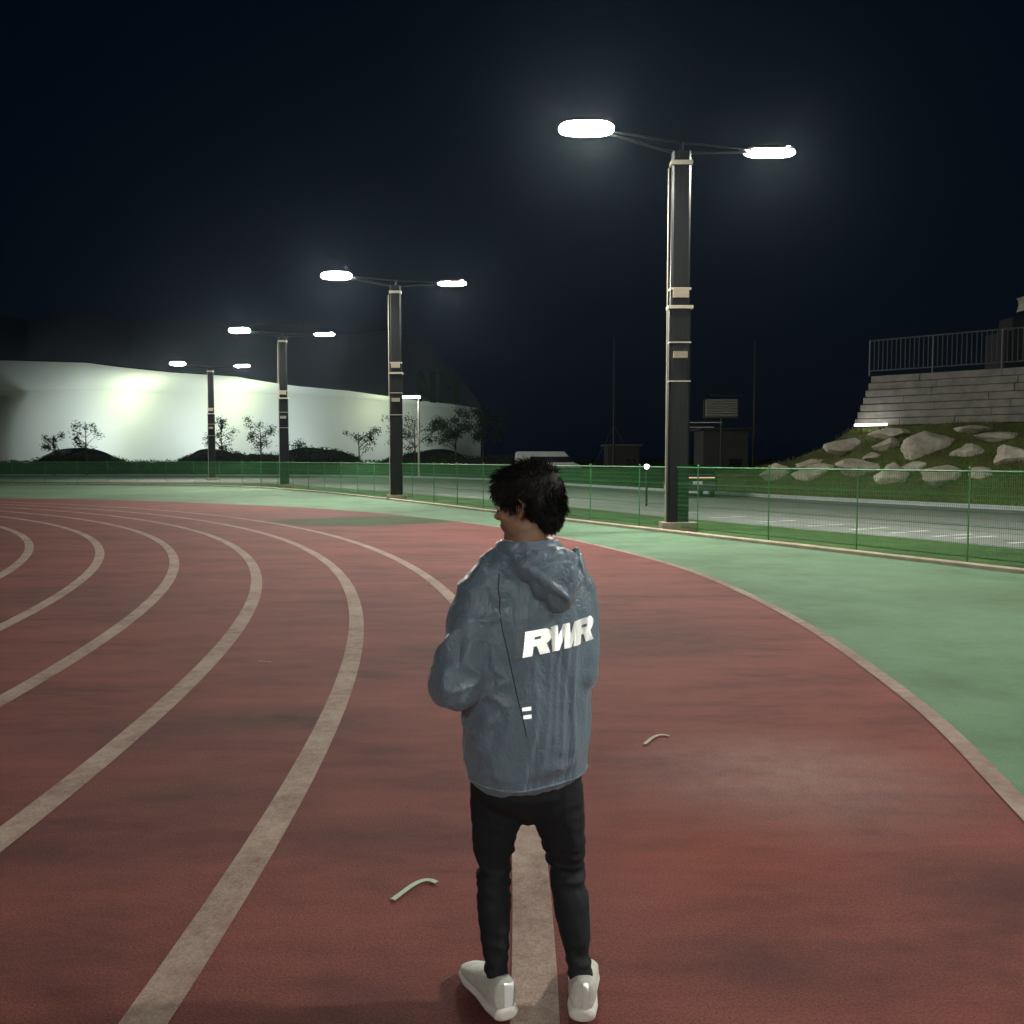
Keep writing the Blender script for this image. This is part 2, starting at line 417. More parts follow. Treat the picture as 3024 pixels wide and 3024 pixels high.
boulder(2640, 1280, 130, 28, 2, 'low flat boulder just under the foot of the stone wall', )
boulder(2510, 1322, 130, 44, 3, 'tan boulder in the upper left of the slope')
boulder(2620, 1320, 80, 36, 4, 'small tan boulder left of the largest boulder')
boulder(2400, 1372, 110, 26, 5, 'flat boulder at the left nose of the slope above the fence')
boulder(3000, 1356, 120, 64, 6, 'brownish boulder at the right edge of the picture')
boulder(2960, 1294, 170, 26, 7, 'long pale flat rock right under the wall at the right edge')
boulder(2880, 1268, 120, 20, 17, 'narrow tan rock right below the wall, above the gap to the largest boulder')
boulder(2300, 1408, 100, 62, 8, 'leftmost boulder behind the green fence')
boulder(2400, 1404, 110, 46, 9, 'second boulder from the left behind the green fence')
boulder(2545, 1392, 130, 50, 10, 'middle boulder in the row behind the fence')
boulder(2645, 1410, 100, 60, 11, 'grey rounded boulder below the largest one, behind the fence')
boulder(2790, 1412, 140, 62, 12, 'rightmost grey boulder behind the green fence')
boulder(2700, 1384, 70, 30, 14, 'small rock between the largest boulder and the row behind the fence')
boulder(2580, 1352, 60, 24, 15, 'tiny tan rock below the small boulder left of the largest one')
boulder(2900, 1398, 80, 34, 16, 'lowest rock at the right, just over the fence rail')
boulder(2860, 1340, 90, 40, 13, 'small boulder touching the right side of the largest boulder')

rnd = random.Random(12); wd = MB()
for _ in range(16000):
    q = rnd.choice(sl.data.polygons)
    c = Vector(q.center)
    if c.z < 0.05: continue
    c += Vector((rnd.uniform(-.25, .25), rnd.uniform(-.25, .25), rnd.uniform(-0.02, 0.04))); h_ = rnd.uniform(0.06, 0.20); t_ = Vector((rnd.uniform(-.12, .12), rnd.uniform(-.1, .1), h_)); w_ = Vector((rnd.uniform(0.006, 0.018), rnd.uniform(-0.008, 0.008), 0))
    wd.add([c-w_, c+w_, c+t_], [(0, 1, 2)])
M['weed'] = mat('slope_weeds', (0.10, 0.15, 0.035), 0.8, var=0.5, vscale=0.8, col2=(0.20, 0.17, 0.08))
tag(wd.build('slope_weeds', M['weed']), kind='stuff')

# retaining wall with stone courses
wall = empty('stone_retaining_wall', WL, 0, 'grey stone block retaining wall above the rocky slope', 'wall')
u = wdir.normalized(); nrm = Vector((u.y, -u.x, 0))
if nrm.y > 0: nrm = -nrm
wl_top = at(2549, 1112, 42.6).z
H = wl_top-WL.z; NC = 7; W_LEN = wdir.length*2.1
mb = MB(); rnd = random.Random(3)
for c in range(NC):
    z0 = H*c/NC; z1 = H*(c+1)/NC-0.022; setb = 0.05*c
    x = 0.10*c
    while x < W_LEN:
        L = rnd.uniform(1.6, 3.6); x1 = min(x+L-0.008, W_LEN)
        jt = rnd.uniform(-0.02, 0.02)
        q = [u*x, u*x1]; vv = []
        for zz in (z0, z1):
            for p in q:
                vv += [p+nrm*(0.25-setb+jt)+Vector((0, 0, zz)), p-nrm*0.4+Vector((0, 0, zz))]
        mb.add(vv, [(0, 2, 3, 1), (4, 5, 7, 6), (0, 4, 6, 2), (1, 3, 7, 5), (0, 1, 5, 4), (2, 6, 7, 3)])
        x += L
o = mb.build('block_courses', M['stone'], wall)
bv = o.modifiers.new('b', 'BEVEL'); bv.width = 0.02; bv.segments = 1
mb = MB().box((0, 0, 0), (W_LEN, 0.5, H*0.98), Matrix.Rotation(math.atan2(u.y, u.x), 3, 'Z'))
mb.v = [tuple(Vector(p)+u*(W_LEN/2+0.8)-nrm*0.5+Vector((0, 0, H*0.49-0.03))) for p in mb.v]
mb.build('core', M['dark'], wall)

rail = empty('steel_railing', WL+Vector((0, 0, H)), 0, 'grey steel railing with vertical bars on top of the stone wall', 'railing')
r0 = (at(2576, 1000, 42.4)-rail.location); st = max(0.4, r0.dot(u)); RH = 1.62
mb = MB().tube(u*st+Vector((0, 0, RH)), u*W_LEN+Vector((0, 0, RH)), 0.035)
mb.build('top_rail', M['rail'], rail)
MB().tube(u*st+Vector((0, 0, 0.22)), u*W_LEN+Vector((0, 0, 0.22)), 0.03).build('bottom_rail', M['rail'], rail)
x = st; k = 0
post0 = None
while x < W_LEN:
    if k % 14 == 0:
        if post0 is None:
            post0 = MB().tube((0, 0, -0.02), (0, 0, RH), 0.04).build('post', M['rail'], rail); post0.location = u*x
        else:
            p = post0.copy(); COL.objects.link(p); p.parent = rail; p.location = u*x
    k += 1; x += 0.2
mb = MB(); x = st+0.2; k = 1
while x < W_LEN:
    if k % 14: mb.box(u*x+Vector((0, 0, (RH+0.22)/2)), (0.035, 0.035, RH-0.24))
    x += 0.2; k += 1
mb.build('bars', M['rail'], rail)

# stone lantern pillar at the very right edge, above the railing
pl = empty('stone_pillar', at(3035, 985, 44.5), 0, 'pale weathered stone pillar with a cap at the far right edge above the railing', 'pillar')
MB().box((0, 0, 0.35), (2.2, 1.2, 0.7)).box((0, 0, -1.0), (3.2, 1.8, 2.0)).build('pedestal', M['dark'], pl)
zt = at(3035, 920, 44.5).z-pl.location.z
MB().rings([(zt, 0, 0, 0.44, 0.44, 0), (zt+0.35, 0, 0, 0.36, 0.36, 0), (zt+0.62, 0, 0, 0.40, 0.40, 0), (zt+0.68, 0, 0, 0.46, 0.46, 0)], 20, 5).build('shaft', M['rock'], pl)

# small bright lamp at the wall's foot
lp = at(2536, 1260, 41.8)
M['strip'] = emit('strip_lens', (1, 0.99, 0.93), 12)
ll = empty('linear_ground_light', lp, math.atan2(u.y, u.x), 'low white strip light lit at the left foot of the stone wall', 'light')
MB().box((0.55, 0, 0.0), (1.5, 0.10, 0.05)).box((0.1, 0, -0.2), (0.05, 0.05, 0.36)).box((1.0, 0, -0.2), (0.05, 0.05, 0.36)).build('housing', M['steel'], ll)
MB().box((0.55, -0.02, 0.07), (1.45, 0.12, 0.09)).build('lens', M['strip'], ll)

# ------------------------------------------------------------------ wire fence along the kerb
fl = catmull([(p.x, p.y, 0) for p in offset_line(kl2, 0.55)], 1)
dist = [0]
for a, b in zip(fl, fl[1:]): dist.append(dist[-1]+(b-a).length)
def along(line, dist, s):
    for i in range(len(dist)-1):
        if dist[i] <= s <= dist[i+1]:
            t = (s-dist[i])/(dist[i+1]-dist[i]); return line[i].lerp(line[i+1], t)
    return line[-1]
fence = empty('wire_fence', along(fl, dist, 26), 0, 'low green wire mesh fence running along the outer edge of the track', 'fence')
FH = 1.56; SP = 2.3
panel_me = None; post_me = None; s = 22.0; n_post = 0
mbp = MB()
for zz in (0.10, 0.62, 1.14): mbp.box((SP/2, 0, zz), (SP, 0.012, 0.012))
for k in range(1, int(SP/0.038)): mbp.box((k*0.038, 0, 0.80), (0.0042, 0.0042, 1.46))
for k in range(14): mbp.box((SP/2, 0.009, 0.12+k*0.105), (SP, 0.005, 0.005))
while s < dist[-1]-SP and n_post < 60:
    a = along(fl, dist, s); b = along(fl, dist, s+SP); ang = math.atan2(b.y-a.y, b.x-a.x)
    if post_me is None:
        o = MB().tube((0, 0, -0.03), (0, 0, FH+0.02), 0.016, n=8).ell((0, 0, FH+0.03), (0.026, 0.026, 0.02), nu=8, nv=6).build('post', M['fence'], fence); post_me = o
        pn = mbp.build('mesh_panel', M['fence'], fence); panel_me = pn
        tr = MB().tube((0, 0, 0), (SP, 0, 0), 0.02, n=6).build('top_rail', M['fence'], fence); rail_me = tr
    else:
        o = post_me.copy(); pn = panel_me.copy(); tr = rail_me.copy()
        for q in (o, pn, tr): COL.objects.link(q); q.parent = fence
    o.location = a-fence.location; pn.location = a-fence.location; tr.location = a-fence.location+Vector((0, 0, FH-0.02))
    k = (b-a).length/SP
    for q in (pn, tr): q.rotation_euler = (0, 0, ang); q.scale = (k, 1, 1)
    s += SP; n_post += 1

# ------------------------------------------------------------------ floodlight masts
HX, HY = 2.34, 0.80      # half of the crossarm, along the mast row's normal
def head_mesh(bm_only=False):
    hb = MB()
    # slim rounded housing 1.28 x 0.44
    n = 20; v = []
    def ring(hw, hd, z):
        for k in range(n):
            t = 2*math.pi*k/n; c, s_ = math.cos(t), math.sin(t)
            v.append((hw*math.copysign(abs(c)**0.8, c), hd*math.copysign(abs(s_)**0.8, s_), z))
    for hw, hd, z in ((0.60, 0.20, 0.0), (0.62, 0.21, 0.06), (0.5, 0.15, 0.12)): ring(hw, hd, z)
    f = [(i*n+k, i*n+(k+1) % n, (i+1)*n+(k+1) % n, (i+1)*n+k) for i in range(2) for k in range(n)]
    f += [tuple(range(n-1, -1, -1)), tuple(range(2*n, 3*n))]
    return hb.add(v, f)
def lens_mesh():
    n = 28; v = []
    for hw, hd, z in ((0.60, 0.19, 0.0), (0.63, 0.195, -0.04), (0.56, 0.16, -0.08), (0.40, 0.09, -0.105)):
        for k in range(n):
            t = 2*math.pi*k/n; c, s_ = math.cos(t), math.sin(t)
            v.append((hw*math.copysign(abs(c)**0.55, c), hd*math.copysign(abs(s_)**0.8, s_), z))
    f = [(i*n+k, (i+1)*n+k, (i+1)*n+(k+1) % n, i*n+(k+1) % n) for i in range(3) for k in range(n)]
    f += [tuple(range(n)), tuple(range(4*n-1, 3*n-1, -1))]
    return MB().add(v, f)

def make_mast():
    t = empty('floodlight_mast', (0, 0, 0), 0)
    W, D, H = 0.48, 0.24, 9.08
    # lower tube section, flange, upper tube section, chamfered box column
    def col(z0, z1, w, d, name):
        c = 0.05
        pr = [(-w/2+c, -d/2), (w/2-c, -d/2), (w/2, -d/2+c), (w/2, d/2-c), (w/2-c, d/2), (-w/2+c, d/2), (-w/2, d/2-c), (-w/2, -d/2+c)]
        v = [(x, y, z) for z in (z0, z1) for x, y in pr]; n = 8
        f = [(k, (k+1) % n, n+(k+1) % n, n+k) for k in range(n)]+[tuple(range(7, -1, -1)), tuple(range(8, 16))]
        return MB().add(v, f).build(name, M['steel'], t)
    col(0.20, 5.35, W+0.04, D+0.02, 'lower_column')
    col(5.43, H, W-0.02, D-0.02, 'upper_column')
    MB().box((0, 0, 5.39), (W+0.12, D+0.10, 0.075)).build('flange', M['steel_light'], t)
    MB().box((0.02, 0, 0.10), (0.86, 0.5, 0.2)).build('plinth', M['kerb'], t)
    for z, h, ex in ((H-0.28, 0.10, 0.03), (H-3.25, 0.045, 0.03), (4.55, 0.03, 0.045), (3.62, 0.03, 0.045)):
        MB().box((0, 0, z), (W+ex, D+ex, h)).build('clamp_band', M['steel_light'], t)
    MB().box((0, -D/2-0.035, 5.72), (W-0.1, 0.05, 0.22)).build('number_plate_blank', M['kerb'], t)
    MB().box((0.0, -D/2-0.05, 4.25), (W-0.14, 0.06, 0.16)).build('junction_box', M['kerb'], t)
    MB().tube((-W/2-0.06, -0.02, 0.2), (-W/2-0.06, -0.02, H-0.4), 0.016, n=6).build('conduit', M['steel_light'], t)
    # arms
    for s, zz in ((-1, 0.42), (1, 0.30)):
        mb = MB().tube((s*W/3, 0, H-0.02), (s*HX*0.78, s*HY*0.78, H+0.20), 0.042, 0.032, 6)
        mb.tube((0, 0, H+0.22), (s*HX*0.8, s*HY*0.8, H+0.26), 0.03, 0.024, 6)
        mb.tube((0, 0, H-0.05), (0, 0, H+0.24), 0.05, 0.04, 6)
        mb.build('arm', M['steel'], t)
    ang = math.atan2(HY, HX)
    for s, tilt in ((-1, R(-38)), (1, R(-6))):
        hd = head_mesh().build('floodlight_head', M['steel'], t, smooth=True)
        hd.location = (s*HX, s*HY, H+0.27); hd.rotation_euler = (tilt, 0, 0)
        lens_mesh().build('lens', M['lamp'], hd, smooth=True)
        la = bpy.data.lights.new('floodlight', 'AREA'); la.shape = 'RECTANGLE'; la.size = 1.2; la.size_y = 0.4
        la.energy = HEAD_W; la.color = (1.0, 0.965, 0.87)
        lo = bpy.data.objects.new('floodlight', la); COL.objects.link(lo); lo.parent = t
        lo.location = (s*HX, s*HY, H+0.27-0.22); lo.rotation_euler = (R(-12), R(12 if s < 0 else -34), 0)
    return t
masts = [((4.05, 21.9), 'nearest tall double floodlight mast, standing right of the person behind the track kerb'),
         ((-4.95, 38.5), 'second double floodlight mast, left of the person'),
         ((-13.8, 54.4), 'third double floodlight mast in front of the lit white hall'),
         ((-24.4, 73.0), 'farthest and smallest double floodlight mast in front of the white hall'),
         ((13.2, 5.4), 'floodlight mast beyond the right edge of the picture'),
         ((22.3, -11.2), 'floodlight mast behind the viewer on the right'),
         ((-5.5, -15.0), 'floodlight mast behind the viewer on the left'),  # added out of view as fill light on the person's back
         ((3.0, -18.0), 'unseen floodlight mast added farthest behind the viewer, on the track axis, to brighten the lettering')]  # second added fill mast out of view, lifts jacket and lettering
proto = make_mast()
for i, ((x, y), lab) in enumerate(masts):
    o = proto if i == 0 else copy_tree(proto)
    o.location = (x, y, 0); tag(o, lab, 'floodlight', 'double floodlight masts in a row along the track')

# single-head mast farther off
c5 = at(1236, 1172, 84)
sm = empty('single_head_lamp_post', (c5.x, 84, 0), 0, 'distant slim lamp post with one white head beside the hall\'s right end', 'lamp post')
MB().tube((0, 0, 0), (0, 0, c5.z), 0.11, 0.07, 8).build('pole', M['steel_light'], sm)
MB().tube((0, 0, c5.z-0.05), (-0.9, 0, c5.z+0.02), 0.05, 0.04, 6).build('arm', M['steel'], sm)
MB().box((-1.0, 0, c5.z+0.14), (2.2, 0.5, 0.1)).build('lamp_housing', M['steel'], sm)
MB().box((-1.0, 0, c5.z-0.02), (2.3, 0.5, 0.2)).build('lens', M['lamp_cool'], sm)
MB().box((0.0, -0.15, at(1236, 1292, 84).z), (0.35, 0.25, 0.2)).build('marker', M['steel_light'], sm)
la = bpy.data.lights.new('lamp', 'AREA'); la.size = 0.8; la.energy = 220; la.color = (0.9, 0.96, 1)
lo = bpy.data.objects.new('lamp', la); COL.objects.link(lo); lo.parent = sm; lo.location = (-1, 0, c5.z-0.3)

# ------------------------------------------------------------------ membrane hall
HZ = 100.0
hall = empty('membrane_hall', at(700, 1400, HZ), 0, 'long white tensile membrane sports hall glowing from inside, with scalloped roof', 'hall')
HO = hall.location
def lerp_tab(tab, x):
    if x <= tab[0][0]: return tab[0][1]
    for (a, p), (b, q) in zip(tab, tab[1:]):
        if a <= x <= b:
            t = (x-a)/(b-a); t = t*t*(3-2*t) if False else t
            return p+(q-p)*t
    return tab[-1][1]
def bottom_py(px):
    # catenary arches between the anchor points
    arcs = [(-260, 15, 1325), (72, 391, 1323), (525, 700, 1325), (770, 1051, 1322), (1171, 1420, 1326)]
    for a, b, pk in arcs:
        if a < px < b:
            t = (px-a)/(b-a)*2-1
            return 1400-(1400-pk)*(1-abs(t)**2.4)
    return 1402
eave = [(-400, 1150), (0, 1148), (254, 1146), (435, 1157), (700, 1157), (881, 1162), (1026, 1170), (1225, 1196), (1330, 1206), (1420, 1222)]
lroof = [(-400, 1058), (0, 1064), (254, 1071), (362, 1085), (507, 1100), (700, 1112), (881, 1146), (1026, 1162), (1225, 1190), (1420, 1215)]
XS = list(range(-400, 1421, 10))
v = []; f = []; NV = 14
for px in XS:
    zb = at(px, bottom_py(px), HZ); ze = at(px, lerp_tab(eave, px), HZ)
    for j in range(NV+1):
        t = j/NV; p = zb.lerp(ze, t); p.y = HZ+1.6*math.sin(math.pi*t)*-0.35+t*1.2+0.35*math.cos(px/325*2*math.pi)*(1-t)
        v.append(p-HO)
for i in range(len(XS)-1):
    for j in range(NV): q = i*(NV+1)+j; f.append((q, q+NV+1, q+NV+2, q+1))
MB().add(v, f).build('wall_membrane', M['membrane'], hall, smooth=True)
v = []; f = []; NV = 10
for px in XS:
    za = at(px, lerp_tab(eave, px), HZ); za.y = HZ+1.2; zb = at(px, lerp_tab(lroof, px), HZ+9)
    for j in range(NV+1):
        t = j/NV; p = za.lerp(zb, t); p.z += 0.5*math.sin(math.pi*t); v.append(p-HO)
for i in range(len(XS)-1):
    for j in range(NV): q = i*(NV+1)+j; f.append((q, q+NV+1, q+NV+2, q+1))
MB().add(v, f).build('lower_roof', M['membrane'], hall, smooth=True)
def ridge_py(px):
    pk = 925 if px < 300 else 925+(px-300)*0.062
    w = (px-235)/308*math.pi
    return pk+22*(1-abs(math.cos(w))**0.8)+max(0, (px-1180)/240)**2*200
v = []; f = []; NV = 14
for px in XS:
    za = at(px, lerp_tab(lroof, px)-3, HZ+9.2); zb = at(px, ridge_py(px), HZ+26)
    for j in range(NV+1):
        t = j/NV; p = za.lerp(zb, t); w = (px-235)/308*math.pi
        p.z = za.z+(zb.z-za.z)*(t**0.8)-0.9*math.sin(math.pi*t)*(1-abs(math.cos(w))); v.append(p-HO)
for i in range(len(XS)-1):
    for j in range(NV): q = i*(NV+1)+j; f.append((q, q+NV+1, q+NV+2, q+1))
MB().add(v, f).build('upper_roof', M['roof_membrane'], hall, smooth=True)
# right gable closes the hall
a = at(1420, 1402, HZ)-HO; b = at(1420, 1222, HZ)-HO; c = at(1420, ridge_py(1420), HZ+26)-HO
MB().add([a, b, (c.x, c.y, c.z), (c.x, c.y, a.z)], [(0, 1, 2, 3)]).build('gable', M['roof_membrane'], hall)
a = at(215, 1402, HZ+1.8)-HO; b = at(130, 1402, HZ+16)-HO
MB().box(((a.x+b.x)/2, (a.y+b.y)/2, 4.2), (0.1, 15, 8.6), Matrix.Rotation(R(14), 3, 'Z')).build('light_baffle', M['dark'], hall)  # added baffle, keeps the hall lamps off the left end of the wall
a = at(1335, 1402, HZ+1.8)-HO
MB().box((a.x+1.2, a.y+7.5, 3.4), (0.1, 15, 6.4), Matrix.Rotation(R(-10), 3, 'Z')).build('light_baffle', M['dark'], hall)  # added baffle inside the hall, dims the right end of the membrane
# lamps hanging inside the hall
for (px, py, dy, e, colr, rad) in ((420, 1200, 4.5, 1000, (0.90, 1.0, 0.62), 1.0), (720, 1205, 4.5, 900, (0.90, 1.0, 0.62), 1.0), (1120, 1235, 4, 330, (0.90, 1.0, 0.62), 1.0),
                        (330, 1290, 5, 1050, (0.80, 0.87, 1.0), 1.2), (620, 1300, 5, 1050, (0.80, 0.86, 1.0), 1.2), (860, 1300, 5, 760, (0.78, 0.86, 1.0), 1.2), (1150, 1320, 4, 260, (0.80, 0.86, 1.0), 1.0), (110, 1300, 6, 25, (0.9, 0.92, 0.95), 1.2)):
    la = bpy.data.lights.new('hall_lamp', 'POINT'); la.energy = e; la.color = colr; la.shadow_soft_size = rad
    lo = bpy.data.objects.new('hall_lamp', la); COL.objects.link(lo); lo.parent = hall; lo.location = at(px, py, HZ+dy)-HO
# dim green lettering on the roof's right end
M['sign'] = mat('green_sign_paint', (0.008, 0.05, 0.025), 0.7)
sg = empty('roof_sign', at(1290, 1190, HZ+4), 0, 'dim green lettering standing on the right end of the hall roof', 'sign')
sw = at(1390, 1190, HZ+4)-at(1262, 1190, HZ+4); sc = sw.x/2.35
for k, (gl, x0) in enumerate((('N', 0), ('H', 1.25))):
    mb = MB(); h = 1.35*sc*1.25; w = 1.05*sc; t_ = 0.3*sc; xx = x0*sc-1.1*sc
    mb.box((xx+t_/2, 0, h/2), (t_, 0.15, h)); mb.box((xx+w-t_/2, 0.002, h/2), (t_, 0.15, h))
    if gl == 'N': mb.box((xx+w/2, 0.01, h/2), (t_*0.9, 0.12, h*1.08), Matrix.Rotation(math.atan2(-(w-t_), h), 3, 'Y'))
    else: mb.box((xx+w/2, 0.01, h/2), (w-2*t_, 0.12, t_*0.8))
    mb.build('letter', M['sign'], sg)
for x in (-0.9, 1.0): MB().box((x*sc, 0.2, -0.5), (0.12, 0.12, 3.2)).build('stay', M['dark'], sg)

# ------------------------------------------------------------------ berm, hedges, trees
v = []; f = []
def berm_py(px):
    base = 1364
    for c, w, pk in ((235, 150, 1338), (645, 130, 1330), (800, 240, 1342), (955, 120, 1326), (1270, 150, 1334), (1480, 300, 1350), (2000, 500, 1352)):
        t = abs(px-c)/w
        if t < 1: base = min(base, 1366-(1366-pk)*math.cos(t*math.pi/2)**0.8)
    return base
PX = list(range(-500, 2300, 12))
for px in PX:
    for j, (yy, k) in enumerate(((94.5, 0), (96.0, 0.75), (97.0, 1.0), (98.2, 0.8), (99.2, 0))):
        p = at(px, berm_py(px), 97.0); p2 = Vector((p.x*yy/97, yy, p.z*k+0.25*noise.fractal(Vector((px*0.03, j, 0)), 1, 2, 3)*(k > 0)))
        v.append(p2)
for i in range(len(PX)-1):
    for j in range(4): q = i*5+j; f.append((q, q+5, q+6, q+1))
M['berm'] = ground_mat('berm_turf', (0.03, 0.04, 0.012), (0.02, 0.02, 0.01), (0.045, 0.055, 0.015), gran=15, big=0.3, mid=1.2, speck=0.5)
o = MB().add(v, f).build('berm_terrain', M['berm'], smooth=True); tag(o, kind='structure')
if sum(p.normal.z for p in o.data.polygons) < 0: o.data.flip_normals()

def leaves(mb, c, r, n, size, rnd, shell=0.3):
    for _ in range(n):
        d = Vector((rnd.gauss(0, 1), rnd.gauss(0, 1), rnd.gauss(0, 1))).normalized()
        q = (shell+(1-shell)*rnd.random())
        p = Vector(c)+Vector((d.x*r[0], d.y*r[1], d.z*r[2]))*q
        s = size*rnd.uniform(0.6, 1.4)
        a = Vector((rnd.uniform(-1, 1), rnd.uniform(-1, 1), rnd.uniform(-1, 1))).normalized(); b = a.cross(Vector((rnd.uniform(-1, 1), rnd.uniform(-1, 1), rnd.uniform(-1, 1)))).normalized()
        mb.add([p-a*s, p-b*s*0.5, p+a*s, p+b*s*0.5], [(0, 1, 2, 3)])
def tree(px, base_py, top_py, wpx, Y, label, seed, dens=1.0, cat='tree', m='leaf'):
    rnd = random.Random(seed); b = at(px, base_py, Y); tp = at(px, top_py, Y); h = tp.z; w = wpx*Y/FPX
    t = empty('small_tree', (b.x, Y, 0), 0, label, cat, 'young trees in front of the membrane hall')
    mb = MB(); mb.path([(0, 0, 0), (0.05, 0, h*0.4), (-0.03, 0.05, h*0.75), (0, 0, h*0.95)], [0.09, 0.07, 0.045, 0.02], 7)
    ends = []
    for k in range(14):
        z = h*rnd.uniform(0.35, 0.8); a = rnd.uniform(0, 6.28); L = w/2*rnd.uniform(0.5, 0.95)
        e = Vector((math.cos(a)*L, math.sin(a)*L*0.8, min(h*0.98, z+L*rnd.uniform(0.3, 0.9))))
        mb.path([(0, 0, z), e*0.5+Vector((0, 0, z*0.5+0.1)), e], [0.035, 0.025, 0.01], 5); ends.append(e)
    mb.build('trunk', M['bark'], t)
    mc = MB()
    for e in ends+[Vector((0, 0, h*0.85))]:
        leaves(mc, e, (w*0.18, w*0.18, h*0.11), int(110*dens), 0.10, rnd, 0.1)
    mc.build('crown', M[m], t)
def shrub(px, top_py, wpx, Y, label, seed, m='leaf'):
    rnd = random.Random(seed); tp = at(px, top_py, Y); h = tp.z; w = wpx*Y/FPX
    t = empty('shrub', (tp.x, Y, 0), 0, label, 'shrub', 'shrubs on the bank in front of the hall')
    mb = MB()
    for k in range(6): mb.path([(0, 0, 0), (rnd.uniform(-.3, .3)*w, rnd.uniform(-.2, .2)*w, h*0.8)], [0.04, 0.015], 5)
    mb.build('stem', M['bark'], t); mc = MB()
    for k in range(9): leaves(mc, (rnd.uniform(-.4, .4)*w, rnd.uniform(-.25, .25)*w, h*rnd.uniform(0.35, 0.85)), (w*.2, w*.2, h*.2), 110, 0.11, rnd, 0.1)
    mc.build('foliage', M[m], t)
tree(160, 1372, 1278, 60, 93.6, 'smallest young tree, at the far left end of the hall', 11, 0.5)
tree(255, 1372, 1236, 90, 93.8, 'thin young tree above the left arch of the hall', 12, 0.5)
tree(655, 1372, 1238, 110, 93.8, 'young tree left of the third mast\'s foot, pale against the glowing wall', 13, 0.7)
tree(770, 1372, 1232, 110, 93.9, 'young tree just left of the third mast', 14, 0.6)
tree(1060, 1372, 1268, 120, 93.5, 'sparse young tree between the dark bushes and the second mast', 15, 0.4)
tree(1225, 1372, 1232, 170, 94.0, 'widest young tree, at the dim right end of the hall', 16, 1.0)
tree(1345, 1372, 1215, 170, 94.3, 'dark dense tree added to darken the right corner of the hall', 18, 2.2)  # added so the hall's glow fades out at this corner
tree(1425, 1372, 1195, 150, 94.8, 'dense tree added just beyond the right corner of the hall to fade its end', 19, 2.4)  # second tree added for the fade at the hall's right end
shrub(880, 1288, 120, 94.2, 'tall dark bush in front of the hall, left one of a pair', 21)
shrub(960, 1310, 110, 94.1, 'lower dark bush in front of the hall, right one of a pair', 22)
shrub(640, 1318, 100, 94.2, 'dark bush under the second arch of the hall', 23)

rnd = random.Random(77); gc = MB()
for _ in range(9000):
    px = rnd.uniform(-60, 1560); k = rnd.random(); p = at(px, berm_py(px), 97.0)
    yy = 94.6+2.6*k; z = p.z*min(1, 0.15+0.85*k*1.05)+rnd.uniform(0, 0.22)
    c = Vector((p.x*yy/97, yy, z)); s_ = rnd.uniform(0.05, 0.16); a = Vector((rnd.uniform(-1, 1), rnd.uniform(-.4, .4), rnd.uniform(0, 1.3))).normalized(); b = a.cross(Vector((rnd.random(), 1, rnd.random()))).normalized()
    gc.add([c-a*s_, c-b*s_*0.4, c+a*s_*1.3, c+b*s_*0.4], [(0, 1, 2, 3)])
tag(gc.build('ground_cover', M['leaf']), kind='stuff')
# clipped hedge beyond the road
def hedge(px0, px1, top, Y, label, m, seed):
    rnd = random.Random(seed); a = at(px0, top, Y); b = at(px1, top, Y); h = a.z; L = b.x-a.x
    t = empty('clipped_hedge', ((a.x+b.x)/2, Y, 0), 0, label, 'hedge', 'clipped hedges beyond the road')
    mb = MB(); n = max(2, int(L/1.2))
    mc = MB(); mc.box((0, 0, h/2-0.05), (L, 0.6, h-0.15)); mc.build('core', M['leaf'], t)
    for k in range(n*2):
        leaves(mb, (-L/2+L*(k+0.5)/(n*2), 0, h*0.5), (0.55, 0.48, h*0.5), 75, 0.10, rnd, 0.75)
    mb.build('foliage', M[m], t)
M['hedge_green'] = mat('hedge_leaf', (0.02, 0.10, 0.04), 0.6, var=0.4, vscale=1)
M['hedge_yellow'] = mat('yellow_hedge_leaf', (0.12, 0.14, 0.04), 0.6, var=0.3, vscale=1)
hedge(-200, 180, 1366, 95, 'darkest hedge at the left edge beyond the road', 'leaf', 31)
hedge(190, 318, 1364, 95, 'short bright green hedge left of the yellowish one', 'hedge_green', 32)
hedge(325, 432, 1366, 95, 'yellowish short hedge beyond the road', 'hedge_yellow', 33)
hedge(440, 1000, 1366, 95, 'long green hedge beyond the road in front of the hall', 'hedge_green', 34)
hedge(1010, 1500, 1367, 90, 'green hedge beyond the road behind the second mast', 'hedge_green', 35)
hedge(1560, 1980, 1376, 66, 'green hedge beyond the road right of the person\'s head', 'hedge_green', 36)

# ------------------------------------------------------------------ dark things right of the person
pole_m = mat('net_post_paint', (0.02, 0.022, 0.022), 0.6)
for (px, top, Y, lab, gy) in ((1812, 1000, 70, 'faint tall net post left of the nearest mast, with stay wires', (-1, 1)), (2225, 1005, 62, 'faint tall net post right of the nearest mast, with stay wires', (-1, 1))):
    b = at(px, 1400, Y); tp = at(px, top, Y)
    t = empty('net_post', (b.x, Y, 0), 0, lab, 'post', 'ball net posts standing in the dark')
    MB().tube((0, 0, 0), (0, 0, tp.z), 0.11, 0.07, 8).build('pole', pole_m, t)
    for s in gy: MB().tube((0, 0, at(px, 1255, Y).z), (s*2.2, -0.5, 0), 0.03, n=5).build('stay', pole_m, t)
sb = at(2130, 1245, 55)
t = empty('louvred_cabinet', (sb.x, 55, 0), 0, 'pale grey louvred cabinet raised on a post in the dark right of the nearest mast', 'cabinet')
MB().tube((0, 0, 0), (0, 0, at(0, 1232, 55).z), 0.07, n=8).build('post', M['dark'], t)
z0, z1 = at(0, 1232, 55).z, at(0, 1181, 55).z; M['cab'] = mat('cabinet_paint', (0.28, 0.28, 0.24), 0.6, var=0.15)
mb = MB()
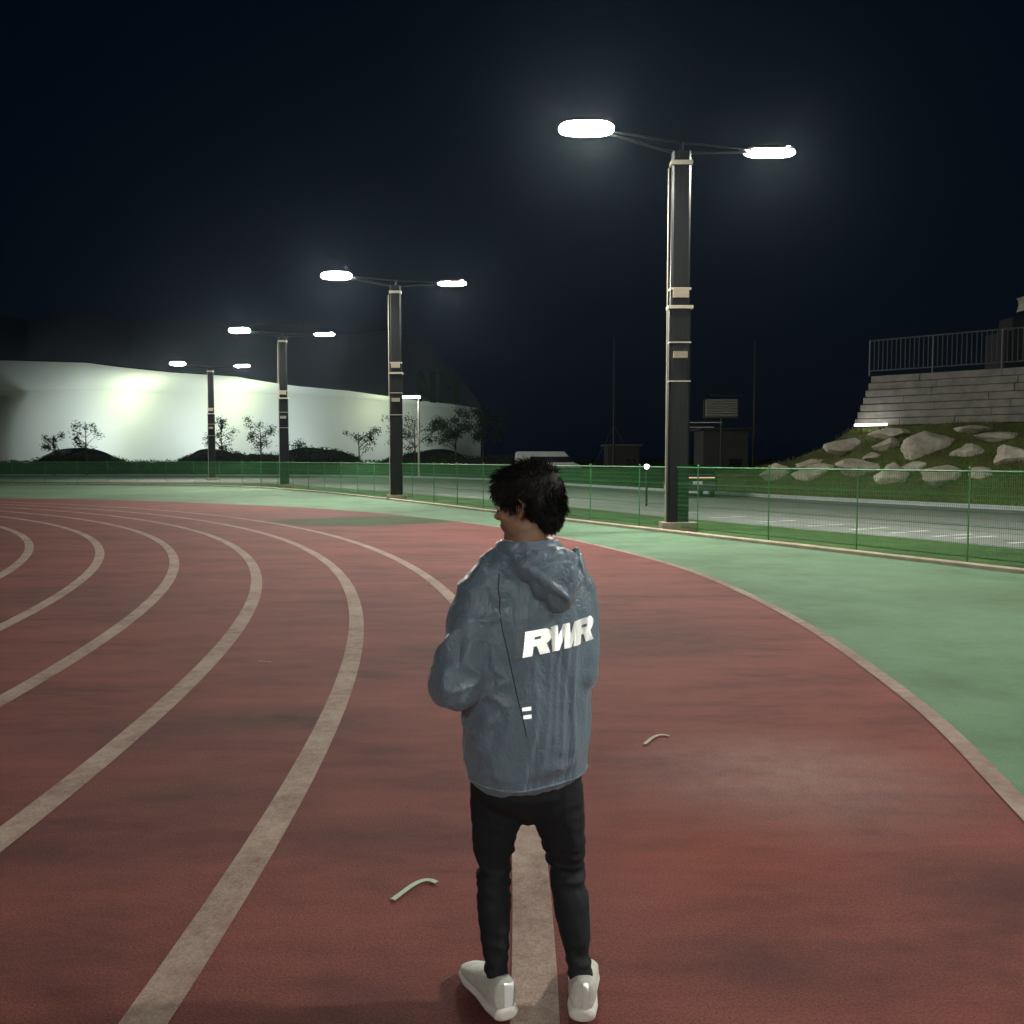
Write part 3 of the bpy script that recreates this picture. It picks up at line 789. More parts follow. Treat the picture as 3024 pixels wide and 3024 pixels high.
for k in range(7):
    mb.box((0, -0.02, z0+(z1-z0)*(k+0.5)/7), (1.9, 0.28, (z1-z0)/7*0.7), Matrix.Rotation(R(-25), 3, 'X'))
mb.build('slats', M['cab'], t); MB().box((0, 0.25, (z0+z1)/2), (2.1, 0.2, z1-z0+0.1)).build('housing', M['dark'], t)
MB().box((0.35, 0, z1+0.28), (2.0, 0.3, 0.04)).build('hood', M['steel'], t)
M['amber'] = emit('amber_lens', (1.0, 0.55, 0.2), 0.7)
MB().box((-1.2, -0.2, z0-0.33), (2.4, 0.08, 0.05)).box((-1.45, -0.2, z0-0.62), (1.9, 0.08, 0.04)).build('cross_bar', M['steel_light'], t)
# dark huts
def hut(px0, px1, top, Y, label, roofm):
    a, b = at(px0, top, Y), at(px1, top, Y); w = b.x-a.x; h = a.z
    t = empty('flat_roofed_hut', ((a.x+b.x)/2, Y+1.5, 0), 0, label, 'hut', 'dark huts beyond the road')
    MB().box((0, 0, (h-0.2)/2), (w, 3, h-0.2)).build('wall', M['hut'], t)
    MB().box((0, 0, h-0.1), (w+0.5, 3.5, 0.14)).build('roof', roofm, t)
    d = MB().box((-w*0.2, -1.51, 1.0), (0.9, 0.06, 2.0)).build('door', M['dark'], t)
    MB().box((w*0.22, -1.52, 1.4), (0.8, 0.05, 0.7)).build('window', M['glass'], t)
M['hut'] = mat('hut_render', (0.045, 0.043, 0.04), 0.8, var=0.2)
hut(1795, 1888, 1311, 72, 'small dark hut with a thin pale roof edge, left of the nearest mast', M['rail'])
hut(2078, 2210, 1262, 58, 'dark hut right of the nearest mast, under the louvred cabinet', M['dark'])

def vehicle(name, loc, rz, label, cat, L, W_, Hh, paint, van):
    t = empty(name, loc, rz, label, cat)
    if van:
        prof = [(-L/2, 0.35), (-L/2, Hh*0.55), (-L/2+0.05, Hh-0.12), (-L/2+0.2, Hh), (L/2-1.5, Hh), (L/2-0.75, Hh*0.62), (L/2-0.05, Hh*0.5), (L/2, 0.35)]
    else:
        prof = [(-L/2, 0.3), (-L/2+0.03, 0.75), (-L/2+0.25, 0.95), (-L/2+0.9, Hh-0.06), (-L/2+1.3, Hh), (0.3, Hh), (L/2-1.5, 0.95), (L/2-0.2, 0.72), (L/2, 0.5), (L/2, 0.3)]
    n = len(prof)
    v = []
    for y, k in ((-W_/2, 1), (-W_/2+0.08, 1), (W_/2-0.08, 1), (W_/2, 1)):
        ins = 0.12 if abs(y) == W_/2 else 0
        for x, z in prof:
            zz = z if ins == 0 or z < 0.8 else z-0.06
            v.append((x*(0.985 if ins else 1), y, zz))
    f = [(i*n+k, (i+1)*n+k, (i+1)*n+(k+1) % n, i*n+(k+1) % n) for i in range(3) for k in range(n)]+[tuple(range(n)), tuple(range(4*n-1, 3*n-1, -1))]
    MB().add(v, f).build('body', paint, t)
    for s in (-1, 1):
        if van: mb = MB().box((0.2, s*(W_/2+0.003), Hh*0.72), (L*0.62, 0.01, Hh*0.2))
        else: mb = MB().box((-0.1, s*(W_/2+0.003), Hh*0.80), (L*0.42, 0.01, Hh*0.2))
        mb.build('window', M['glass'], t)
        for x in (-L/2+0.9, L/2-0.9):
            w = MB().tube((x, s*(W_/2-0.12), 0.33), (x, s*(W_/2+0.01), 0.33), 0.33, n=18).build('wheel', M['tyre'], t)
            MB().tube((x, s*(W_/2), 0.33), (x, s*(W_/2+0.02), 0.33), 0.18, n=12).build('rim', M['steel_light'], w)
    if not van:
        MB().box((-L/2+0.52, 0, Hh*0.80), (0.05, W_*0.75, 0.34), Matrix.Rotation(R(38), 3, 'Y')).build('rear_window', M['glass'], t)
        MB().box((-L/2-0.01, 0, 0.66), (0.03, 0.42, 0.15)).build('number_plate', M['white_paint'], t)
        MB().box((-L/2+0.0, 0, 0.90), (0.05, W_*0.86, 0.055)).build('tail_light', M['amber'], t)
    return t
cp = at(2057, 1470, 40.5)
vehicle('parked_car', (cp.x, 42.4, 0), R(90), 'dark parked car seen from behind with an orange light strip, at the nearest mast\'s foot', 'car', 4.2, 1.8, 1.46, M['black_paint'], False)
vp = at(1622, 1370, 73)
vehicle('parked_van', (vp.x, 75, 0), 0, 'white parked van half hidden behind the person\'s head and the hedge', 'van', 5.6, 1.9, 2.35, M['white_paint'], True)
# small path lamp by the mast
pp = at(1910, 1378, 33)
t = empty('bollard_lamp', (pp.x, 33, 0), 0, 'short bollard with a tiny bluish white light, left of the nearest mast\'s foot', 'lamp')
MB().tube((0, 0, 0), (0, 0, pp.z-0.09), 0.04, n=8).build('post', M['steel'], t)
MB().ell((0.0, 0, pp.z), (0.10, 0.10, 0.09)).build('lens', M['lamp_cool'], t, smooth=True)

# ------------------------------------------------------------------ small marks on the track
def ground_pt(px, py):
    d = pix_ray(px, py); t_ = -CAMH/d.z; return Vector((0, 0, CAMH))+d*t_
M['tape'] = mat('pale_green_tape', (0.30, 0.42, 0.30), 0.6)
M['tape2'] = mat('olive_tape', (0.26, 0.24, 0.10), 0.6)
for (px, py, w, m, lab) in ((1228, 2620, 0.135, 'tape', 'pale green curled tape mark on the track left of the person\'s knees'), (1938, 2180, 0.15, 'tape2', 'dull olive tape mark on the track right of the person')):
    c = ground_pt(px, py); pts = []
    for k in range(15):
        s_ = k/14; pts.append(Vector((c.x+(s_-0.5)*w*1.2, c.y+w*0.9*math.sin((s_-0.15)*2.6)-w*0.4)))
    o = ribbon(pts, -0.011, 0.011, 0.0).build('tape_strip', M[m]); o.modifiers.new('s', 'SOLIDIFY').thickness = 0.002
    tag(o, lab, 'tape', 'tape marks stuck to the track')
    if o.data.polygons[0].normal.z < 0: o.data.flip_normals()
c = ground_pt(780, 1952); MB().tube((c.x-0.06, c.y+0.02, -0.004), (c.x+0.06, c.y-0.01, -0.004), 0.003, n=5).build('white_thread', M['white_paint'])
tag(bpy.data.objects['white_thread'], 'tiny white thread lying on the track between two lane lines', 'thread')

# ------------------------------------------------------------------ the person
PO = Vector((0.048, 2.80, 0.0)); YAW = R(25)
person = empty('person', PO, 0, 'person seen from behind in a grey-blue windbreaker and black trousers, looking left', 'person')
fw = Vector((-math.sin(YAW), math.cos(YAW), 0)); rt = Vector((math.cos(YAW), math.sin(YAW), 0)); up = Vector((0, 0, 1))
def L3(r, f_, z): return rt*r+fw*f_+up*z

def nylon():
    m, nt, b = nodes('blue_grey_nylon'); L = nt.links.new
    b.inputs['Base Color'].default_value = (0.148, 0.205, 0.278, 1); b.inputs['Roughness'].default_value = 0.36
    b.inputs['Specular IOR Level'].default_value = 0.5
    b.inputs['Sheen Weight'].default_value = 0.25; b.inputs['Sheen Roughness'].default_value = 0.4
    tc = nt.nodes.new('ShaderNodeTexCoord'); mp = nt.nodes.new('ShaderNodeMapping'); mp.inputs['Scale'].default_value = (9, 9, 3.2)
    L(tc.outputs['Object'], mp.inputs[0])
    n = nt.nodes.new('ShaderNodeTexNoise'); n.inputs['Scale'].default_value = 1.1; n.inputs['Detail'].default_value = 3.0; n.inputs['Roughness'].default_value = 0.5; n.inputs['Distortion'].default_value = 1.2
    L(mp.outputs[0], n.inputs[0])
    n2 = nt.nodes.new('ShaderNodeTexNoise'); n2.noise_type = 'RIDGED_MULTIFRACTAL' if hasattr(n2, 'noise_type') else n2.noise_type
    n2.inputs['Scale'].default_value = 1.1; n2.inputs['Detail'].default_value = 3; n2.inputs['Distortion'].default_value = 0.6; L(mp.outputs[0], n2.inputs[0])
    ad = nt.nodes.new('ShaderNodeMath'); ad.operation = 'MULTIPLY_ADD'; L(n2.outputs[0], ad.inputs[0]); ad.inputs[1].default_value = 0.35; L(n.outputs[0], ad.inputs[2])
    n3 = nt.nodes.new('ShaderNodeTexNoise'); n3.inputs['Scale'].default_value = 34; n3.inputs['Detail'].default_value = 3; n3.inputs['Distortion'].default_value = 1.5; L(tc.outputs['Object'], n3.inputs[0])
    ab = nt.nodes.new('ShaderNodeMath'); ab.operation = 'SUBTRACT'; L(n3.outputs[0], ab.inputs[0]); ab.inputs[1].default_value = 0.5
    ab2 = nt.nodes.new('ShaderNodeMath'); ab2.operation = 'ABSOLUTE'; L(ab.outputs[0], ab2.inputs[0])
    ad2 = nt.nodes.new('ShaderNodeMath'); ad2.operation = 'MULTIPLY_ADD'; L(ab2.outputs[0], ad2.inputs[0]); ad2.inputs[1].default_value = -0.28; L(ad.outputs[0], ad2.inputs[2])
    bp = nt.nodes.new('ShaderNodeBump'); bp.inputs['Strength'].default_value = 0.7; bp.inputs['Distance'].default_value = 0.03
    L(ad2.outputs[0], bp.inputs['Height']); L(bp.outputs[0], b.inputs['Normal'])
    return m
M['nylon'] = nylon()
M['skin'] = mat('skin', (0.36, 0.20, 0.14), 0.55, var=0.08, vscale=20)
M['trousers'] = mat('black_trousers', (0.004, 0.007, 0.012), 0.8, bump=0.3, bscale=25, stretch=(1, 1, 0.4))
M['hair'] = mat('black_hair', (0.010, 0.009, 0.009), 0.62, spec=0.25)
M['shoe'] = mat('pale_shoe_knit', (0.56, 0.56, 0.52), 0.75, var=0.12, vscale=30, bump=0.3, bscale=200)
M['sole'] = mat('white_foam_sole', (0.66, 0.64, 0.61), 0.6)
def film():
    m, nt, b = nodes('silver_prism_film'); L = nt.links.new
    b.inputs['Base Color'].default_value = (0.96, 0.98, 1.0, 1); b.inputs['Metallic'].default_value = 0.9; b.inputs['Roughness'].default_value = 0.42
    g = nt.nodes.new('ShaderNodeNewGeometry'); a = nt.nodes.new('ShaderNodeVectorMath'); a.operation = 'ADD'; L(g.outputs['Normal'], a.inputs[0]); a.inputs[1].default_value = (-0.35, -0.25, 0.32)
    n = nt.nodes.new('ShaderNodeVectorMath'); n.operation = 'NORMALIZE'; L(a.outputs[0], n.inputs[0]); L(n.outputs[0], b.inputs['Normal'])
    return m
M['reflective'] = film()
M['stripe'] = mat('dim_reflective_stripe', (0.30, 0.34, 0.30), 0.5)

# arms
shL, shR = L3(-0.150, 0.0, 1.325), L3(0.150, 0.0, 1.325)
elL, elR = Vector((-0.218, -0.145, 1.075)), Vector((0.155, 0.015, 1.075))
wrL, wrR = Vector((-0.235, 0.085, 1.10)), Vector((0.02, 0.235, 1.13))
def sleeve(mb, a, e, w):
    mid = a.lerp(e, 0.5)
    mb.ell(a, (0.082, 0.082, 0.082)); mb.path([a, a.lerp(e, 0.25), mid, a.lerp(e, 0.8), e], [0.081, 0.083, 0.080, 0.081, 0.074], 16)
    mb.ell(e, (0.074, 0.078, 0.070))
    mb.path([e, e.lerp(w, 0.3), e.lerp(w, 0.7), w], [0.075, 0.070, 0.056, 0.044], 14)

# jacket: torso, shoulders and sleeves become one cloth surface
mb = MB()
jr = [(0.745, 0.178, 0.128), (0.765, 0.195, 0.142), (0.82, 0.205, 0.152), (0.92, 0.207, 0.155), (1.05, 0.202, 0.150), (1.18, 0.205, 0.148), (1.28, 0.207, 0.142),
      (1.33, 0.195, 0.130), (1.375, 0.165, 0.118), (1.415, 0.120, 0.102), (1.45, 0.088, 0.088), (1.485, 0.078, 0.080)]
mb.rings([(z, 0.0, 0.0, hw, hd, YAW) for z, hw, hd in jr], 48, 2.35)
for s_ in (-1, 1): mb.path([L3(s_*0.02, 0, 1.435), L3(s_*0.09, 0, 1.395), L3(s_*0.145, 0, 1.345)], [0.07, 0.078, 0.080], 16)
sleeve(mb, shL, elL, wrL); sleeve(mb, shR, elR, wrR)
jm = remesh(mb, 0.0075, 9)
def folds(p, n):
    a = math.atan2(p.y, p.x)
    # long vertical folds below the shoulder blades, diagonal ones on the sleeve
    q = Vector((a*3.2+noise.noise(p*3)*1.2, p.z*1.6, 2.0)); v1 = noise.ridged_multi_fractal(q, 1.0, 2.1, 3, 1.0, 2.0) if False else abs(noise.noise(q*1.0))
    v2 = abs(noise.noise(Vector((p.x*9+p.z*7, p.y*8, p.z*14-p.x*6)))); v3 = noise.noise(p*7)
    arm = 1.0 if (p-elL).length < 0.17 or (p-shL).length < 0.12 or p.x < -0.215 else 0.0
    low = max(0.0, min(1.0, (0.92-p.z)/0.12))
    d = -0.017*v1*(1-arm)*(1-0.6*low)+arm*(0.006-0.023*v2**0.75)+0.005*v3
    d += low*(-0.016*abs(noise.noise(Vector((p.x*8, p.y*8, p.z*16)))))
    return d+0.006
displace(jm, folds)
for v_ in jm.vertices:      # hem dips at the back, blouses slightly over the cord
    if v_.co.z < 0.78:
        k = (0.78-v_.co.z)/0.04; v_.co.x *= 1-0.03*k; v_.co.y *= 1-0.03*k
    if v_.co.z < 0.95:
        v_.co.z -= (0.95-v_.co.z)*0.10*max(0, -v_.co.y/0.15)
jacket = mesh_obj('jacket', jm, M['nylon'], person)
jacket['label'] = 'grey-blue crinkled nylon windbreaker'
jb = BVHTree.FromPolygons([v_.co.copy() for v_ in jm.vertices], [tuple(p.vertices) for p in jm.polygons])

# hood hanging on the upper back
mb = MB(); back = -fw
ring = []
for k in range(25):
    a_ = R(-200+k*220/24+0)
    ring.append(rt*(0.088*math.cos(a_))+fw*(0.078*math.sin(a_))+up*(1.478+0.012*math.sin(a_)))
mb.path(ring, [0.018+0.014*math.sin(math.pi*k/24) for k in range(25)], 12)
tiltM = Matrix.Rotation(YAW, 3, 'Z') @ Matrix.Rotation(R(24), 3, 'X')
mb.ell(back*0.115+rt*0.012+up*1.425, (0.112, 0.048, 0.062), tiltM)
mb.ell(back*0.142+rt*0.030+up*1.375, (0.088, 0.040, 0.070), tiltM)
mb.ell(back*0.155+rt*0.042+up*1.335, (0.055, 0.030, 0.055), tiltM)
mb.path([back*0.10+rt*(-0.09)+up*1.46, back*0.165+rt*(-0.04)+up*1.40, back*0.19+rt*0.04+up*1.335, back*0.165+rt*0.105+up*1.40, back*0.09+rt*0.125+up*1.47], [0.014, 0.015, 0.015, 0.015, 0.013], 10)
hm = remesh(mb, 0.005, 5)
displace(hm, lambda p, n: -0.012*abs(noise.noise(Vector(((p.dot(rt))*16, p.z*9, p.y*5))))+0.004*noise.noise(p*22)+0.003)
hood = mesh_obj('hood', hm, M['nylon'], person)

def patch(uv_cells, origin, ax_r, ax_u, cast, name, m, parent, off=0.0022, bvh=None):
    """lay small cells on the cloth: origin + ax_r*u + ax_u*v is projected along cast"""
    bvh = bvh or jb; vmap = {}; vs = []; fs = []
    def vert(i, j, s):
        if (i, j) not in vmap:
            p = origin+ax_r*(i*s)+ax_u*(j*s)
            h = bvh.ray_cast(p-cast*0.4, cast)
            if h[0] is None: return None
            vmap[(i, j)] = len(vs); vs.append(h[0]-cast*off)
        return vmap[(i, j)]
    cells, s = uv_cells
    for i, j in cells:
        q = [vert(i, j, s), vert(i+1, j, s), vert(i+1, j+1, s), vert(i, j+1, s)]
        if None not in q: fs.append(tuple(q))
    o = MB().add(vs, fs).build(name, m, parent)
    so = o.modifiers.new('t', 'SOLIDIFY'); so.thickness = 0.0012; so.offset = 1
    return o
# logo lettering, in units of letter height
def inpoly(x, y, P):
    c = False; n = len(P)
    for i in range(n):
        x1, y1 = P[i]; x2, y2 = P[(i+1) % n]
        if (y1 > y) != (y2 > y) and x < (x2-x1)*(y-y1)/(y2-y1)+x1: c = not c
    return c
def gR(x, y):
    if 0 <= x <= 0.29 and 0 <= y <= 1: return True
    if 0.2 <= x and 0.36 <= y <= 1:
        dx = max(0, x-0.50)
        if (dx/0.36)**2+((y-0.68)/0.33)**2 <= 1:
            return not (0.29 < x < 0.50 and 0.63 < y < 0.73)
    return inpoly(x, y, [(0.36, 0.45), (0.68, 0.45), (0.86, 0), (0.53, 0)])
def gW(x, y):
    S = [[(0, 1), (0.24, 1), (0.36, 0), (0.12, 0)], [(0.36, 0), (0.14, 0), (0.40, 1), (0.60, 1)], [(0.42, 1), (0.64, 1), (0.78, 0), (0.54, 0)], [(0.56, 0), (0.78, 0), (1.04, 1), (0.82, 1)]]
    return any(inpoly(x, y, P) for P in S)
def inlogo(x, y):
    x = x/1.38-y*0.10
    return gR(x, y) or gW(x-0.80, y) or gR(x-1.66, y)
LH = 0.076; LW = 3.5*LH; cs = 0.0014
cells = []; stripes = []
for i in range(int(LW/cs)+8):
    for j in range(int(LH/cs)+1):
        if inlogo((i+0.5)*cs/LH, (j+0.5)*cs/LH): cells.append((i, j))
for i in range(-16, -1):
    for j in range(int(LH/cs)):
        if j % 4 < 1: stripes.append((i+int(j*0.1), j))
cast = (fw*0.75+Vector((-0.2, 1, 0))*0.25).normalized()
lax = (rt*math.cos(R(6))+up*math.sin(R(6)))
LO = L3(-0.088, -0.15, 1.160)
patch((cells, cs), LO, lax, up, fw, 'lettering', M['reflective'], jacket)
patch((stripes, cs), LO, lax, up, fw, 'speed_stripes', M['stripe'], jacket)
tabs = [(i, j) for i in range(20) for j in range(8)]+[(i+2, j-17) for i in range(18) for j in range(8)]
patch((tabs, 0.0014), L3(-0.088, -0.15, 0.998), (rt+up*0.05).normalized(), up, fw, 'reflective_tab', M['reflective'], jacket)
# dark seam line from the armhole down to the tabs
seam = []
for k in range(48):
    t_ = (k-18)/29; z = 1.22-0.30*t_; r_ = -0.135+0.06*t_ if t_ > 0 else -0.135+0.06*t_+0.10*t_*t_
    h = jb.ray_cast(L3(r_, -0.6, z), fw)
    if h[0] is not None: seam.append(h[0]-fw*0.0005)
MB().path(seam, [0.0016]*len(seam), 6).build('seam_zip', M['dark'], jacket)
# hem cord channel
hem = []
for k in range(61):
    a_ = 2*math.pi*k/60; d = Vector((math.cos(a_), math.sin(a_), 0)); zz = 0.768-0.018*max(0, -d.y)
    h = jb.ray_cast(d*0.6+up*zz, -d)
    if h[0] is not None: hem.append(h[0]+d*0.001)
if len(hem) > 10: MB().path(hem, [0.0035]*len(hem), 6).build('hem_band', M['nylon'], jacket)

# trousers
mb = MB()
mb.rings([(0.585, 0.0, 0.0, 0.012, 0.02, YAW*0.8), (0.62, 0.0, 0.0, 0.055, 0.06, YAW*0.8), (0.655, 0.0, 0.0, 0.125, 0.10, YAW*0.8), (0.70, 0, 0, 0.172, 0.125, YAW*0.8), (0.80, 0, 0, 0.178, 0.13, YAW*0.8), (0.92, 0, 0, 0.165, 0.12, YAW*0.8)], 36, 2.3)
KL, AL = Vector((-0.108, 0.02, 0.43)), Vector((-0.098, -0.050, 0.095))
KR, AR = Vector((0.130, 0.045, 0.42)), Vector((0.172, -0.045, 0.095))
mb.path([(-0.088, 0, 0.76), (-0.094, 0.0, 0.66), (-0.104, 0.01, 0.55), KL, KL.lerp(AL, 0.35)+Vector((0.0, -0.012, 0)), KL.lerp(AL, 0.75), AL], [0.090, 0.088, 0.072, 0.057, 0.054, 0.042, 0.037], 20)
mb.path([(0.082, 0, 0.76), (0.090, 0.0, 0.66), (0.115, 0.02, 0.55), KR, KR.lerp(AR, 0.35)+Vector((0.0, -0.012, 0)), KR.lerp(AR, 0.75), AR], [0.092, 0.090, 0.075, 0.059, 0.056, 0.043, 0.038], 20)
tm = remesh(mb, 0.007, 6)
displace(tm, lambda p, n: -(0.008+0.016*max(0, 1-abs(p.z-0.42)/0.12)+0.012*max(0, 1-abs(p.z-0.14)/0.08))*abs(noise.noise(Vector((p.x*9+p.z*7, p.y*9, p.z*20))))+0.002*noise.noise(p*25)+0.003)
trousers = mesh_obj('trousers', tm, M['trousers'], person)

# body under the clothes: head, neck, trunk, arms, hands, legs as one surface
HYAW = R(68); hf = Vector((-math.sin(HYAW), math.cos(HYAW), 0)); hr = Vector((math.cos(HYAW), math.sin(HYAW), 0))
HC = Vector((-0.002, 0.03, 1.598))
RM = Matrix.Rotation(HYAW, 3, 'Z') @ Matrix.Rotation(R(-8), 3, 'X')   # looks slightly down
def hp(r, f_, z): return HC+RM @ Vector((r, f_, z))
mb = MB()
mb.ell(hp(0, -0.012, 0.032), (0.076, 0.096, 0.086), RM)
mb.ell(hp(0, 0.030, -0.020), (0.064, 0.062, 0.080), RM)
mb.ell(hp(0, 0.046, -0.080), (0.044, 0.040, 0.034), RM)
for s in (-1, 1):
    mb.ell(hp(s*0.043, 0.010, -0.066), (0.022, 0.048, 0.030), RM)          # jaw corner
    mb.ell(hp(s*0.040, 0.062, -0.018), (0.024, 0.020, 0.022), RM)          # cheek
    mb.ell(hp(s*0.030, 0.078, 0.024), (0.026, 0.012, 0.009), RM)           # brow
mb.ell(hp(0, 0.096, -0.018), (0.013, 0.020, 0.014), RM)
mb.path([hp(0, 0.082, 0.018), hp(0, 0.094, -0.004), hp(0, 0.104, -0.020)], [0.009, 0.010, 0.011], 8)
mb.ell(hp(0, 0.086, -0.048), (0.024, 0.010, 0.006), RM); mb.ell(hp(0, 0.084, -0.060), (0.020, 0.010, 0.007), RM)
mb.ell(hp(0, 0.074, -0.090), (0.020, 0.016, 0.014), RM)
mb.path([Vector((0, 0.01, 1.38)), Vector((0, 0.012, 1.46)), HC+Vector((0.012, -0.008, -0.06)), HC+Vector((0.01, 0.0, 0))], [0.066, 0.057, 0.055, 0.055], 18)
mb.rings([(0.78, 0, 0, 0.14, 0.09, YAW), (1.0, 0, 0, 0.135, 0.09, YAW), (1.25, 0, 0, 0.155, 0.10, YAW), (1.36, 0, 0, 0.13, 0.085, YAW), (1.42, 0, 0, 0.07, 0.06, YAW)], 24)
def armskin(sh, el, wr, side):
    mb.path([sh, sh.lerp(el, .5), el, el.lerp(wr, .35), wr], [0.045, 0.042, 0.036, 0.038, 0.026], 12)
    d = (wr-el).normalized(); w2 = Vector((0, 0, -1)).cross(d).normalized()
    palm = wr+d*0.055; mb.path([wr, wr+d*0.03, wr+d*0.09], [0.026, 0.034, 0.034], 10)
    for k, (ln, sp) in enumerate(((0.070, -0.030), (0.080, -0.010), (0.074, 0.010), (0.058, 0.029))):
        b0 = wr+d*0.085+w2*sp; mb.path([b0, b0+d*ln*0.45-up*0.006, b0+d*ln*0.7-up*0.024, b0+d*ln*0.72-up*0.044], [0.0095, 0.009, 0.0085, 0.0075], 8)
    b0 = wr+d*0.03-w2*side*0.03; mb.path([b0, b0-w2*side*0.028+d*0.025, b0-w2*side*0.03+d*0.055-up*0.012], [0.012, 0.011, 0.009], 8)
armskin(shL, elL, wrL, -1); armskin(shR, elR, wrR, 1)
for hx, kk, aa in ((-0.085, KL, AL), (0.085, KR, AR)):
    mb.path([(hx, 0, 0.84), (hx, 0, 0.66), kk, kk.lerp(aa, .4), aa, aa+Vector((0, 0, -0.05))], [0.07, 0.06, 0.042, 0.042, 0.027, 0.030], 12)
    mb.path([aa+Vector((0, -0.01, -0.06)), aa+Vector((0, 0.10, -0.075))], [0.03, 0.022], 10)
bmh = remesh(mb, 0.0042, 3)
body = mesh_obj('body', bmh, M['skin'], person)
# ears, eyes
for s in (-1, 1):
    pts = [hp(s*0.074, 0.004, 0.018), hp(s*0.084, -0.014, 0.026), hp(s*0.087, -0.026, 0.010), hp(s*0.084, -0.020, -0.014), hp(s*0.076, -0.002, -0.030)]
    e = MB().path(pts, [0.006, 0.0075, 0.0075, 0.007, 0.008], 8); e.ell(hp(s*0.077, -0.008, 0.0), (0.005, 0.015, 0.022), RM)
    me_ = remesh(e, 0.0025, 2); mesh_obj('ear', me_, M['skin'], person)
    MB().ell(hp(s*0.030, 0.074, 0.006), (0.014, 0.012, 0.008), RM).build('eye', M['white_paint'], person, smooth=True)
    MB().ell(hp(s*0.030, 0.084, 0.006), (0.006, 0.0035, 0.006), RM).build('iris', M['glass'], person, smooth=True)

# hair: a scalp volume plus thousands of short strands
mb = MB()
mb.ell(hp(0, -0.024, 0.046), (0.092, 0.108, 0.094), RM)
mb.ell(hp(0, 0.045, 0.074), (0.072, 0.055, 0.050), RM)
mb.ell(hp(0, -0.070, -0.010), (0.070, 0.052, 0.085), RM)
for s in (-1, 1):
    mb.ell(hp(s*0.062, -0.046, 0.012), (0.026, 0.050, 0.058), RM); mb.ell(hp(s*0.073, 0.022, 0.038), (0.013, 0.018, 0.030), RM)
mh = remesh(mb, 0.005, 4)
displace(mh, lambda p, n: 0.003*noise.noise(p*38)+0.006*noise.noise(p*12))
hair = mesh_obj('hair', mh, M['hair'], person)
rnd = random.Random(5); st_ = MB()
polys = [p for p in mh.polygons]
for k in range(9000):
    p = rnd.choice(polys); c = p.center.copy(); n = p.normal.copy()
    lz = (c-HC).z
    fl_ = (RM.transposed() @ (c-HC))
    comb = RM @ Vector((0.25*fl_.x*10, 0.35 if fl_.z > 0.03 else -0.2, -0.9 if fl_.z < 0.09 else -0.1))
    L_ = rnd.uniform(0.014, 0.036) if lz > -0.01 else rnd.uniform(0.006, 0.014)
    d1 = (n*0.42+comb*0.8+Vector((rnd.gauss(0, .2), rnd.gauss(0, .2), rnd.gauss(0, .2)))).normalized()
    d2 = (d1+comb*0.7-up*0.3).normalized(); w = d1.cross(Vector((rnd.random(), rnd.random(), rnd.random()))).normalized()*0.0010
    a_ = c-n*0.002; b_ = a_+d1*L_*0.55; e_ = b_+d2*L_*0.5
    st_.add([a_-w, a_+w, b_+w*0.8, b_-w*0.8, e_], [(0, 1, 2, 3), (3, 2, 4)])
so = st_.build('strands', M['hair'], hair); so['kind'] = 'stuff'

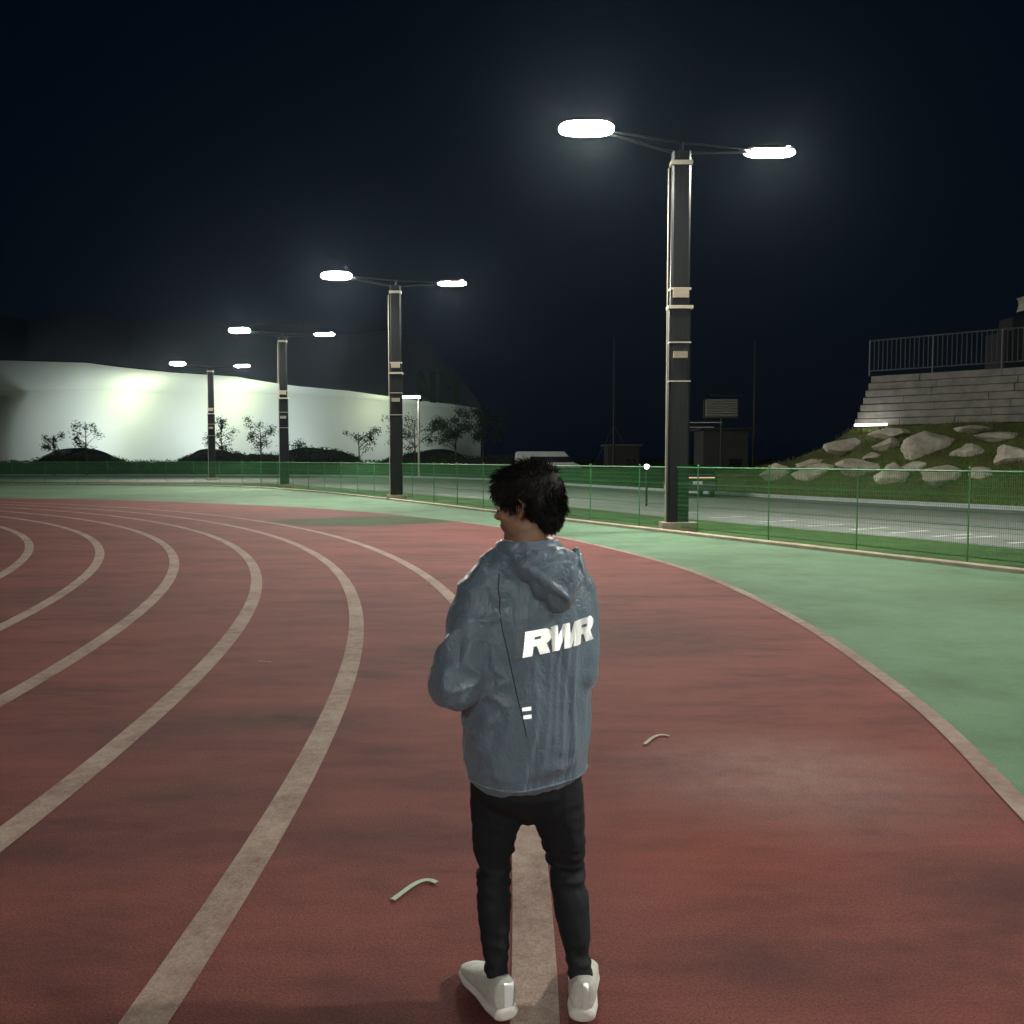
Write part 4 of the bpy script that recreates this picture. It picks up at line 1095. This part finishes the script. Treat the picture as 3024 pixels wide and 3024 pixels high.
# shoes
def shoe(c, yaw, pitch, name_side):
    Mz = Matrix.Rotation(yaw, 3, 'Z') @ Matrix.Rotation(pitch, 3, 'X')
    def loft(rs, nm, m, par, vox=0.004):
        n = 24; v = []
        for y, hw, z0, z1 in rs:
            for k in range(n):
                a_ = 2*math.pi*k/n; cz = (z0+z1)/2; hz = (z1-z0)/2
                cc, ss = math.cos(a_), math.sin(a_)
                x = hw*math.copysign(abs(cc)**0.85, cc); z = cz+hz*math.copysign(abs(ss)**0.85, ss)
                v.append(c+Mz @ Vector((x, y, z)))
        q = len(rs)
        f = [(i*n+k, i*n+(k+1) % n, (i+1)*n+(k+1) % n, (i+1)*n+k) for i in range(q-1) for k in range(n)]+[tuple(range(n-1, -1, -1)), tuple(range((q-1)*n, q*n))]
        me_ = remesh(MB().add(v, f), vox, 3); return mesh_obj(nm, me_, m, par)
    up_ = loft([(-0.096, 0.022, 0.03, 0.118), (-0.088, 0.037, 0.022, 0.132), (-0.055, 0.045, 0.02, 0.126), (-0.01, 0.046, 0.02, 0.118), (0.05, 0.045, 0.02, 0.095), (0.10, 0.050, 0.02, 0.075), (0.15, 0.048, 0.02, 0.060), (0.185, 0.036, 0.02, 0.045), (0.20, 0.018, 0.022, 0.035)], 'shoe', M['shoe'], person)
    loft([(-0.106, 0.026, 0.006, 0.036), (-0.096, 0.042, 0.0, 0.044), (-0.04, 0.049, 0.0, 0.040), (0.04, 0.045, 0.0, 0.034), (0.12, 0.054, 0.0, 0.030), (0.18, 0.046, 0.004, 0.028), (0.21, 0.020, 0.010, 0.026)], 'sole', M['sole'], up_)
    b_ = BVHTree.FromPolygons([v_.co.copy() for v_ in up_.data.vertices], [tuple(p.vertices) for p in up_.data.polygons])
    return up_, b_, Mz
sL, bL, ML = shoe(Vector((-0.108, -0.022, 0.003)), R(27), R(0), 'l')
sR, bR, MR = shoe(Vector((0.180, -0.020, 0.003)), R(-6), R(0), 'r')
def heel_patch(par, bv_, c, sx, w0, h):
    cl = []
    for i in range(w0):
        for j in range(h): cl.append((i, j+int(-i*0.15)))
    patch((cl, 0.0014), c, (Vector((1, 0, 0))+up*sx).normalized(), up, Vector((0, 1, 0)), 'heel_reflector', M['reflective'], par, 0.0015, bv_)
heel_patch(sL, bL, Vector((-0.072, -0.25, 0.040)), -0.1, 20, 60)
heel_patch(sR, bR, Vector((0.172, -0.2, 0.040)), 0.0, 12, 62)

# ------------------------------------------------------------------ added haze standing in for lens bloom round the floodlights
BLOOM_HAZE = 0.00015
if BLOOM_HAZE:
    hz = MB().box((-40, 150, 24.5), (700, 560, 52)).build('bloom_haze', None)
    m = bpy.data.materials.new('lens_bloom_haze'); m.use_nodes = True; nt = m.node_tree
    nt.nodes.remove(nt.nodes['Principled BSDF'])
    pv = nt.nodes.new('ShaderNodeVolumePrincipled'); pv.inputs['Density'].default_value = BLOOM_HAZE; pv.inputs['Color'].default_value = (0.60, 0.78, 1.0, 1); pv.inputs['Anisotropy'].default_value = 0.85
    nt.links.new(pv.outputs[0], nt.nodes['Material Output'].inputs['Volume'])
    hz.data.materials.append(m); tag(hz, kind='stuff')
